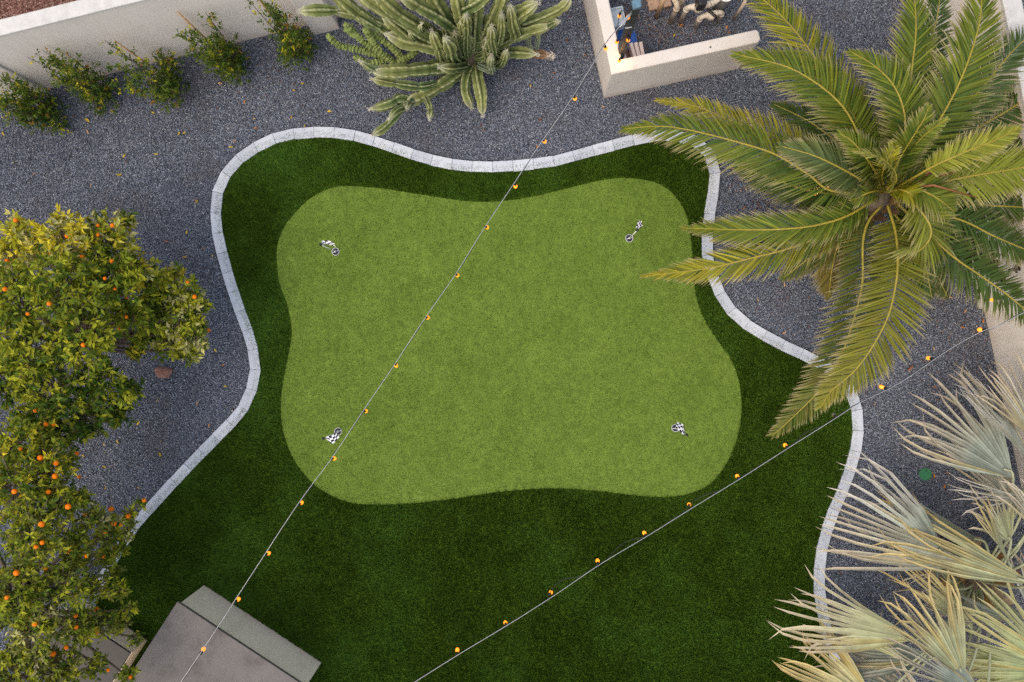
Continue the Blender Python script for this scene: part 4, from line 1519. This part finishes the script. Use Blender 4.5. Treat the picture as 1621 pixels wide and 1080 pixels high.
FANS = [  # hub px, hub z, aim px, aim z, spread, nseg, base colour, tip colour, roll, droop
    ((1604, 757), 1.15, (1478, 634), 1.15, 72, 18, SIL, BEI, .1, .30),
    ((1640, 700), 1.0, (1600, 575), 1.2, 70, 18, SIL2, BEI, .4, .22),
    ((1500, 885), 1.25, (1388, 748), 1.1, 34, 9, SIL, WHI, -.3, .35),
    ((1545, 895), 1.35, (1336, 858), 1.1, 36, 11, SIL2, BEI, .25, .30),
    ((1636, 925), 1.75, (1425, 848), 1.45, 40, 12, (.38, .39, .22), GOLD, .55, .22),
    ((1452, 1012), 1.15, (1250, 978), .9, 50, 15, YG, BEI, -.1, .18),
    ((1528, 1075), 1.6, (1455, 925), 1.6, 58, 16, YG, GOLD, .2, .16),
    ((1560, 1105), 1.75, (1425, 1000), 1.5, 52, 15, SIL, BEI, .6, .16),
    ((1680, 1065), 1.7, (1510, 1020), 1.5, 110, 28, (.29, .34, .17), (.5, .47, .26), .0, .2),
    ((1385, 1110), 1.0, (1262, 1025), .8, 60, 14, (.42, .39, .20), GOLD, .1, .15),
    ((1420, 1090), .8, (1350, 1000), .7, 80, 16, SIL, BEI, .2, .25),
    ((1600, 860), 1.2, (1565, 775), 1.35, 85, 16, YG, BEI, .5, .25),
    ((1485, 930), .8, (1455, 835), .7, 40, 10, SIL, BEI, -.2, .3),
    ((1655, 860), 1.3, (1640, 745), 1.45, 70, 16, SIL2, BEI, .3, .25),
    ((1650, 792), 1.35, (1532, 786), 1.25, 26, 9, SIL2, WHI, .8, .3),
    ((1640, 1000), 1.2, (1680, 880), 1.2, 90, 18, SIL, BEI, .2, .25),
    ((1490, 1130), 1.2, (1380, 1095), 1.0, 80, 18, SIL, BEI, .1, .2),
    ((1560, 860), .9, (1412, 800), .75, 34, 9, SIL, WHI, .9, .35),
    ((1575, 890), .85, (1440, 905), .6, 44, 11, SIL, BEI, -.6, .4),
    ((1540, 960), .8, (1470, 850), .7, 44, 11, YG, BEI, .7, .3),
    ((1630, 830), 1.0, (1535, 690), .9, 34, 12, SIL2, BEI, -.7, .35),
    ((1640, 740), 1.3, (1545, 600), 1.25, 46, 12, SIL2, WHI, .8, .25),
    ((1480, 1040), .9, (1300, 1040), .7, 50, 13, SIL, BEI, .8, .25),
    ((1545, 1000), 1.3, (1440, 900), 1.2, 40, 11, YG, GOLD, -.8, .25),
    ((1600, 980), 1.4, (1480, 960), 1.2, 44, 11, SIL, BEI, .7, .3),
    ((1620, 1040), 1.2, (1500, 1090), 1.0, 60, 13, (.33, .37, .13), BEI, .5, .25),
    ((1600, 900), 1.5, (1560, 800), 1.55, 36, 9, YG, GOLD, .9, .2),
    ((1440, 1050), 1.0, (1330, 985), .8, 36, 9, YG, GOLD, -.9, .2),
]
for (hu, hz, au, az_, spr, ns, bc0, tc0, roll, dro) in FANS:
    hub = P(*hu, hz) - forg
    aim = P(*au, az_) - forg
    d = aim - hub
    ln = d.length * 1.04
    up = Matrix.Rotation(roll, 3, d.normalized()) @ Vector((0, 0, 1))
    fan_geo(hub, d, up, R(spr), ln, max(8, int(ns * 1.05)), bc0, tc0, droop=dro).build('fan_leaf', M['fan'], fanp)
    f = fanp.children[-1]
    f = [c for c in fanp.children if c.name.startswith('fan_leaf')][-1]
    mid = crown.lerp(hub, .5) + Vector((0, 0, .12))
    mb = MB()
    mb.tube([tuple(x) for x in crom([tuple(crown * .8), tuple(mid), tuple(hub), tuple(hub + d * .12)], 5)], .016, 6, (.34, .36, .22))
    mb.build('leaf_stalk', M['rachis'], f, True)


# ------------------------------------------------------------------ columnar cactus
def column(px, rad, ribs=5, seg=0.0, dead=False, blue=0.0, tipw=.5):
    """ribbed cactus stem along photograph positions with heights"""
    pts = [tuple(P(u, v, z)) for u, v, z in px]
    c = resample(crom(pts, 8), count=max(10, int(9 + 18 * np.linalg.norm(np.array(pts[-1]) - np.array(pts[0])))))
    c = [Vector(p) - corg for p in c]
    m = len(c)
    mb = MB()
    N = None
    nper = 6
    rings = []
    ph = random.uniform(0, 6.28)
    sph = random.uniform(0, 6)
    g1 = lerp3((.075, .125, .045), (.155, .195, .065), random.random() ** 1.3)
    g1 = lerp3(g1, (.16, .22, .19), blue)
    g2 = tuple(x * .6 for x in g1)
    pale = (.50, .49, .30)
    if dead:
        g1, g2, pale = (.22, .12, .06), (.15, .085, .045), (.36, .25, .15)
    tot = sum((b - a).length for a, b in zip(c, c[1:]))
    run = 0
    for i in range(m):
        if i:
            run += (c[i] - c[i - 1]).length
        t = (c[min(i + 1, m - 1)] - c[max(i - 1, 0)]).normalized()
        if N is None:
            N = t.orthogonal().normalized()
        N = (N - t * N.dot(t)).normalized()
        B = t.cross(N)
        s = run / tot
        left = tot - run
        rr = rad * (1.04 - .08 * math.sin(run * 9 + sph) - seg * max(0, math.sin(run * 21 + sph)) ** 4)
        rr *= math.sqrt(max(.02, 1 - max(0, 1 - left / (rad * 2.6)) ** 2.2))
        rr *= .80 + .20 * min(1, s * 4)
        ring = []
        fade = min(1, max(0, 1 - left / (rad * 1.6)))
        for k in range(ribs * nper):
            a = 2 * math.pi * k / (ribs * nper) + ph
            w = k % nper
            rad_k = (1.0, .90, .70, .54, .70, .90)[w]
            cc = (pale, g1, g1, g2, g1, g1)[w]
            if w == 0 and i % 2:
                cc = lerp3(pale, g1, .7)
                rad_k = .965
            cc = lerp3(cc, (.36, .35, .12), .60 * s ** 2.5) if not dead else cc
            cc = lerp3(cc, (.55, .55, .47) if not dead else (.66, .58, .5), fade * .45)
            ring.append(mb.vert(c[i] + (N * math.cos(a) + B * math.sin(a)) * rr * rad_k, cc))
        rings.append(ring)
    n = ribs * nper
    for a, b in zip(rings, rings[1:]):
        for k in range(n):
            mb.face(a[k], a[(k + 1) % n], b[(k + 1) % n], b[k])
    mb.face(*rings[0][::-1])
    tip = mb.vert(c[-1] + (c[-1] - c[-2]).normalized() * rad * .1, (.6, .58, .48))
    for k in range(n):
        mb.face(rings[-1][k], rings[-1][(k + 1) % n], tip)
    # woolly crown of spines
    for k in range(26):
        d = ((c[-1] - c[-2]).normalized() + rnd_dir() * .9).normalized()
        s = d.orthogonal().normalized() * .0035
        p = c[-1] + rnd_dir() * rad * .3
        mb.face(mb.vert(p - s, (.6, .57, .46)), mb.vert(p + s, (.6, .57, .46)), mb.vert(p + d * .035, (.66, .62, .5)))
    return mb.build('cactus_stem', M['cactus'], cactus, False)


CB = (745, 100)
cb = P(*CB, 0)
cactus = thing('columnar_cactus', 'large branching ribbed cactus spreading over the gravel at the top', 'cactus', (cb.x, cb.y, 0))
corg = Vector((cb.x, cb.y, 0))
mb = MB(); mb.lathe([(.17, -.05), (.15, .12), (.13, .35), (.10, .5), (.02, .52)], 14); mb.build('trunk', M['bark'], cactus, True)

ARMS = [
    ([(742, 98, .2), (700, 106, .5), (650, 112, .75), (618, 114, .85), (589, 113, .95)], .088, 5, 0.05),
    ([(600, 112, .9), (585, 106, 1.0), (570, 97, 1.1)], .045, 5, .1),
    ([(740, 105, .15), (705, 130, .35), (668, 152, .5), (643, 162, .6)], .08, 5, .1),
    ([(690, 132, .45), (668, 138, .55), (640, 135, .62), (610, 130, .7), (588, 125, .78)], .056, 6, .2),
    ([(650, 158, .55), (632, 157, .62), (614, 166, .7), (586, 173, .78)], .058, 5, .15),
    ([(648, 162, .55), (638, 172, .62), (628, 176, .7), (616, 188, .8)], .052, 6, .15),
    ([(640, 166, .6), (625, 185, .6), (608, 203, .62), (590, 214, .68)], .052, 5, .1),
    ([(655, 158, .55), (648, 165, .7), (644, 172, .82)], .042, 5, .1),
    ([(668, 146, .5), (675, 157, .55), (681, 172, .65), (680, 188, .75)], .045, 5, .25),
    ([(748, 104, .2), (738, 125, .30), (737, 148, .28), (747, 171, .2)], .070, 5, 0),
    ([(754, 102, .2), (757, 125, .34), (762, 152, .30), (764, 182, .2)], .074, 5, 0),
    ([(752, 92, .2), (785, 85, .5), (820, 83, .65), (850, 86, .7)], .07, 5, .1),
    ([(760, 82, .25), (800, 62, .8), (840, 48, 1.05), (872, 40, 1.15)], .07, 5, .05),
    ([(870, 41, 1.15), (878, 36, 1.3), (884, 34, 1.4)], .045, 6, .1),
    ([(760, 78, .3), (815, 45, .9), (865, 25, 1.2), (890, 12, 1.3), (904, -4, 1.4)], .066, 5, .05),
    ([(765, 70, .4), (800, 38, 1.1), (825, 20, 1.4), (851, 4, 1.6)], .085, 6, .05),
    ([(735, 90, .3), (690, 65, .9), (640, 35, 1.4), (590, 5, 1.8), (560, -18, 2.0)], .082, 5, .04),
    ([(738, 88, .3), (680, 50, 1.1), (630, 20, 1.6), (590, -15, 2.0)], .08, 5, .04),
    ([(700, 80, .6), (640, 58, .9), (580, 30, 1.3), (540, 0, 1.7), (520, -20, 1.9)], .075, 5, .04),
    ([(600, 45, 1.2), (560, 22, 1.45), (530, 17, 1.6)], .062, 5, .1),
    ([(532, 17, 1.6), (505, 17, 1.7), (474, 18, 1.8)], .066, 5, .05),
    ([(735, 92, .3), (690, 75, .8), (650, 58, 1.1), (628, 40, 1.35), (606, 22, 1.6)], .082, 6, .05),
    ([(742, 86, .3), (715, 40, 1.1), (690, 0, 1.7), (680, -25, 2.0)], .085, 5, .04),
    ([(746, 85, .3), (735, 40, 1.2), (725, 5, 1.7), (720, -25, 2.0)], .085, 5, .04),
    ([(750, 85, .3), (752, 45, 1.2), (754, 10, 1.7), (756, -25, 2.0)], .08, 5, .04),
    ([(755, 85, .3), (775, 45, 1.2), (790, 10, 1.7), (800, -25, 2.0)], .078, 5, .04),
    ([(742, 95, .3), (705, 82, .75), (670, 72, .95), (640, 66, 1.05), (612, 54, 1.2)], .085, 5, .03),
    ([(740, 95, .3), (738, 70, 1.0), (739, 45, 1.5), (738, 24, 1.9)], .056, 7, .2),
    ([(725, 98, .3), (715, 88, 1.0), (712, 72, 1.35), (705, 60, 1.6)], .076, 6, .1),
    ([(718, 100, .4), (700, 92, .9), (694, 75, 1.2), (683, 48, 1.5)], .058, 6, .2),
    ([(735, 104, .4), (720, 107, .8), (708, 108, 1.0), (695, 106, 1.1)], .062, 6, .1),
    ([(755, 92, .5), (780, 82, .9), (778, 62, 1.3), (778, 42, 1.55)], .052, 7, .15),
    ([(760, 82, .6), (785, 70, 1.0), (793, 48, 1.4), (794, 22, 1.7)], .058, 7, .1),
    ([(765, 80, .6), (812, 58, .95), (810, 34, 1.4), (807, 8, 1.7)], .068, 7, .05),
    ([(755, 95, .4), (770, 90, .7), (766, 72, 1.0)], .052, 6, .1),
    ([(758, 104, .4), (778, 112, .6), (776, 100, .85), (778, 88, 1.0)], .044, 7, .2),
    ([(785, 105, .4), (796, 98, .7), (802, 80, .95)], .052, 7, .1),
    ([(662, 66, 1.0), (652, 60, 1.2), (648, 50, 1.3)], .035, 7, .1),
    ([(670, 50, 1.3), (665, 45, 1.45), (667, 38, 1.5)], .03, 7, .1),
    ([(725, 20, 1.5), (765, 0, 1.9), (785, -30, 2.1)], .07, 5, .04),
    ([(700, 30, 1.2), (660, -5, 1.7), (640, -30, 1.9)], .075, 5, .04),
    ([(735, 60, .9), (700, 30, 1.4), (655, 5, 1.8), (632, -12, 2.0)], .085, 5, .04),
]
for k in range(24):
    an = R(random.uniform(-15, 205))
    d1 = random.uniform(12, 55)
    u0, v0 = 742 + d1 * math.cos(an) * .9, 84 - d1 * math.sin(an) * .75
    z0 = random.uniform(.35, .8)
    h = random.uniform(.45, .95)
    kx = (CAM_H - z0) / (CAM_H - z0 - h)
    u1, v1 = 836 + (u0 - 836) * kx + random.gauss(0, 7), 540 + (v0 - 540) * kx + random.gauss(0, 5)
    ARMS.append(([(742 + (u0 - 742) * .3, 92 + (v0 - 92) * .3, z0 * .6), (u0, v0, z0), ((u0 + u1) / 2 + random.gauss(0, 3), (v0 + v1) / 2, z0 + h * .5), (u1, v1, z0 + h)], random.uniform(.045, .07), random.choice([5, 6, 7]), .06))
for a_ in ARMS:
    px, r_, rb, sg = a_
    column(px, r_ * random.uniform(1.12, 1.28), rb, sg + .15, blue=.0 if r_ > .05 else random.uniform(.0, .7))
column([(752, 92, .25), (800, 85, .3), (850, 85, .34), (872, 88, .36)], .062, 5, .05, dead=True)
mb = MB()
e = P(872, 88, .37) - corg
for k in range(60):
    d = rnd_dir()
    leaf(mb, e + Vector((d.x * .07, d.y * .045, d.z * .045)), rnd_dir(), d, .03, .02, (.60, .52, .45))
tag(mb.build('withered_tip', M['litter'], cactus), kind='stuff')
for px in ([(838, 78, .4), (837, 68, .5), (838, 54, .6)], [(850, 78, .4), (851, 66, .52), (853, 50, .66)], [(842, 80, .4), (840, 75, .46), (839, 68, .5)]):
    column(px, .034, 7, .05, blue=.8)

# knobbly light green cactus beside it
kb = P(640, 100, 0)
knob = thing('knobbly_cactus', 'low knobbly green cactus with bumpy arms left of the big cactus', 'cactus', kb)
for k, px in enumerate(([(632, 105, .1), (600, 82, .4), (570, 62, .55), (552, 40, .7)], [(615, 92, .2), (565, 78, .45), (537, 72, .55), (517, 55, .65)], [(600, 80, .4), (590, 65, .55), (580, 48, .7)],
                        [(640, 100, .1), (625, 80, .3), (600, 60, .5), (575, 45, .65)], [(630, 98, .2), (655, 85, .3), (650, 72, .4)], [(560, 55, .55), (550, 45, .75), (548, 36, .8)],
                        [(610, 95, .2), (585, 100, .3), (560, 90, .35)])):
    pts = resample(crom([tuple(P(u, v, z)) for u, v, z in px], 6), .014)
    mb = MB()
    rad = [.042 + .012 * math.sin(i * 1.9) + random.gauss(0, .004) for i in range(len(pts))]
    rad[-1] = .02
    mb.tube([tuple(Vector(p) - kb) for p in pts], rad, 9)
    for i in range(len(mb.v)):
        v = mb.v[i]
        j = random.gauss(0, .006)
        mb.v[i] = (v[0] + j, v[1] + random.gauss(0, .006), v[2] + random.gauss(0, .006))
        mb.c[i] = (*lerp3((.15, .22, .06), (.30, .34, .12), random.random()), 1)
    mb.build('cactus_arm', M['cactus'], knob)

# ------------------------------------------------------------------ fallen leaves, each one a thing
YL, TN, BR, OR = (.52, .36, .03), (.46, .27, .14), (.24, .10, .05), (.52, .20, .04)
FALLEN = [(138, 192, YL, 1.5), (140, 209, TN, 1), (284, 212, YL, 1), (292, 211, YL, 1), (243, 178, YL, .8), (349, 133, TN, 1.2), (388, 162, OR, .9), (403, 189, YL, .7), (405, 204, OR, 1), (461, 186, YL, .8),
          (522, 177, YL, 1.1), (479, 133, YL, .9), (466, 143, YL, .7), (372, 223, TN, 1), (366, 233, YL, 1), (371, 250, YL, .8), (311, 319, YL, 1), (248, 245, YL, 1), (197, 247, YL, 1), (200, 257, BR, .9),
          (189, 277, YL, 1.2), (144, 295, TN, .8), (23, 257, YL, .8), (55, 276, TN, .9), (7, 212, YL, 1), (483, 200, YL, .7), (310, 318, TN, .8), (296, 368, YL, .9), (264, 383, BR, 1.2), (322, 393, OR, .8),
          (293, 407, YL, .9), (337, 405, YL, .6), (234, 428, YL, .9), (215, 438, OR, .9), (341, 555, YL, 1), (354, 578, OR, .8), (313, 638, TN, 1.1), (332, 674, OR, 1), (357, 611, YL, .8), (220, 670, YL, 1.1),
          (188, 699, YL, 1.1), (166, 739, YL, 1), (253, 720, YL, 1.1), (166, 703, YL, .8), (132, 722, YL, .8), (167, 772, YL, .7), (220, 772, TN, .9), (855, 190, BR, 1), (849, 233, OR, 1.1), (761, 199, BR, .9), (766, 206, OR, .6),
          (898, 64, BR, 1.2), (877, 116, OR, .8), (840, 136, YL, .8), (855, 188, BR, .9), (1078, 42, OR, 1.1), (1150, 44, OR, 1), (1154, 52, OR, 1), (1066, 56, YL, .9), (954, 170, TN, 1), (926, 86, BR, 1.1),
          (1240, 451, TN, 1.2), (1199, 475, TN, .9), (1296, 436, TN, 1), (1242, 528, TN, 1.1), (1477, 552, TN, 1), (1439, 582, BR, 1.8), (1479, 612, BR, 1), (1520, 433, TN, 1), (1504, 471, TN, 1),
          (1528, 493, TN, 1.1), (1523, 519, OR, 1.1), (1555, 508, OR, 1.2), (1384, 639, TN, .8), (1495, 770, OR, 1.1), (1504, 797, TN, .8), (1478, 753, OR, 1), (1499, 749, BR, .9), (1330, 908, OR, .7), (1312, 950, BR, .8),
          (1178, 330, BR, 1), (1190, 345, BR, 1.1), (1180, 300, TN, .9), (1215, 290, BR, 1)]
lm = {}
for col, nm in ((YL, 'yellow'), (TN, 'tan'), (BR, 'brown'), (OR, 'orange')):
    for k in range(3):
        mb = MB()
        w = .024 if nm == 'yellow' else .019
        c1 = tuple(x * (.8 + .2 * k) for x in col)
        st_ = []
        for q, ww in ((-.5, .12), (-.2, .9), (.12, 1.0), (.36, .55), (.5, .05)):
            x = q * .062
            z = .010 + .012 * math.sin(q * 3 + k)
            st_.append([mb.vert((x, -ww * w * .5, z + .006 * ww), c1), mb.vert((x, 0, z), tuple(y * .8 for y in c1)), mb.vert((x, ww * w * .5, z + .006 * ww), c1)])
        for a0, a1 in zip(st_, st_[1:]):
            mb.face(a0[0], a1[0], a1[1], a0[1]); mb.face(a0[1], a1[1], a1[2], a0[2])
        lm.setdefault(nm, []).append(mb.mesh('fallen_leaf', M['litter']))


def area(u, v):
    if u > 1440 and v > 700:
        return 'near the green valve cover'
    if u > 1300 and v > 850:
        return 'beside the fan palm and the pavers'
    if u > 1420:
        return 'between the date palm and the cream wall'
    if u > 1160 and v > 400:
        return 'below the date palm beside the pavers'
    if u > 1160 and v > 250:
        return 'under the left fronds of the date palm'
    if u > 1000:
        return 'in the pipe enclosure'
    if u > 890:
        return 'just outside the enclosure wall'
    if u > 740:
        return 'between the cactus and the paver edge'
    if v < 170:
        return 'between the last shrubs and the cactus'
    if v < 300 and u > 340:
        return 'above the top left paver curve'
    if v < 300 and u > 170:
        return 'on open ground below the middle shrubs'
    if v < 300:
        return 'below the leftmost shrubs'
    if v < 400:
        return 'right of the denser orange tree by the pavers'
    if v < 600:
        return 'under the side branch of the denser orange tree'
    if u > 300:
        return 'against the pavers below the side branch'
    return 'in the gap between the two orange trees'


for (u, v, col, s) in FALLEN:
    nm = {YL: 'yellow', TN: 'tan', BR: 'brown', OR: 'orange'}[col]
    b = P(u, v, .018)
    o = link_mesh('fallen_leaf', random.choice(lm[nm]), None, Matrix.Translation(b) @ Matrix.Rotation(random.uniform(0, 6.28), 4, 'Z') @ Matrix.Rotation(random.gauss(0, .25), 4, 'X') @ Matrix.Diagonal((s, s, s, 1)))
    tag(o, '%scurled %s leaf on the gravel %s' % ('large ' if s >= 1.1 else 'tiny ' if s < .9 else 'small ', nm, area(u, v)), 'leaf', 'fallen leaves on the gravel')

# fine dry litter under the palms, in the enclosure and along the walls
mb = MB()


def litter(n, u, v, su, sv, cols):
    for _ in range(n):
        p = P(random.gauss(u, su), random.gauss(v, sv), .016)
        if in_poly(np.array([[p.x, p.y]]), turf_poly_s)[0]:
            continue
        a = random.uniform(0, 6.28)
        leaf(mb, p, Vector((math.cos(a), math.sin(a), random.gauss(0, .2))), Vector((0, 0, 1)), random.uniform(.012, .045), random.uniform(.005, .016), tuple(x * random.uniform(.6, 1.2) for x in random.choice(cols)))


DC = [(.16, .085, .05), (.24, .14, .08), (.30, .20, .12), (.12, .07, .05)]
litter(700, 1290, 315, 45, 32, DC + [(.4, .2, .06), (.45, .3, .12)])
litter(200, 1190, 320, 25, 45, DC)
litter(260, 1420, 430, 60, 70, DC)
litter(800, 1035, 40, 60, 35, DC + [(.3, .13, .05)])
litter(220, 1500, 560, 40, 60, DC)
litter(150, 1430, 920, 35, 35, DC)
litter(160, 1550, 600, 20, 60, DC)
litter(200, 200, 150, 130, 30, DC)
litter(120, 440, 110, 40, 30, DC)
litter(160, 700, 130, 80, 40, DC)
litter(260, 160, 600, 90, 90, DC + [(.4, .3, .05)])
litter(160, 100, 800, 80, 80, DC)
litter(150, 1250, 470, 50, 50, DC)
tag(mb.build('dry_litter', M['litter']), 'scattered dry leaf litter on the gravel under the palms and shrubs', 'litter', kind='stuff')
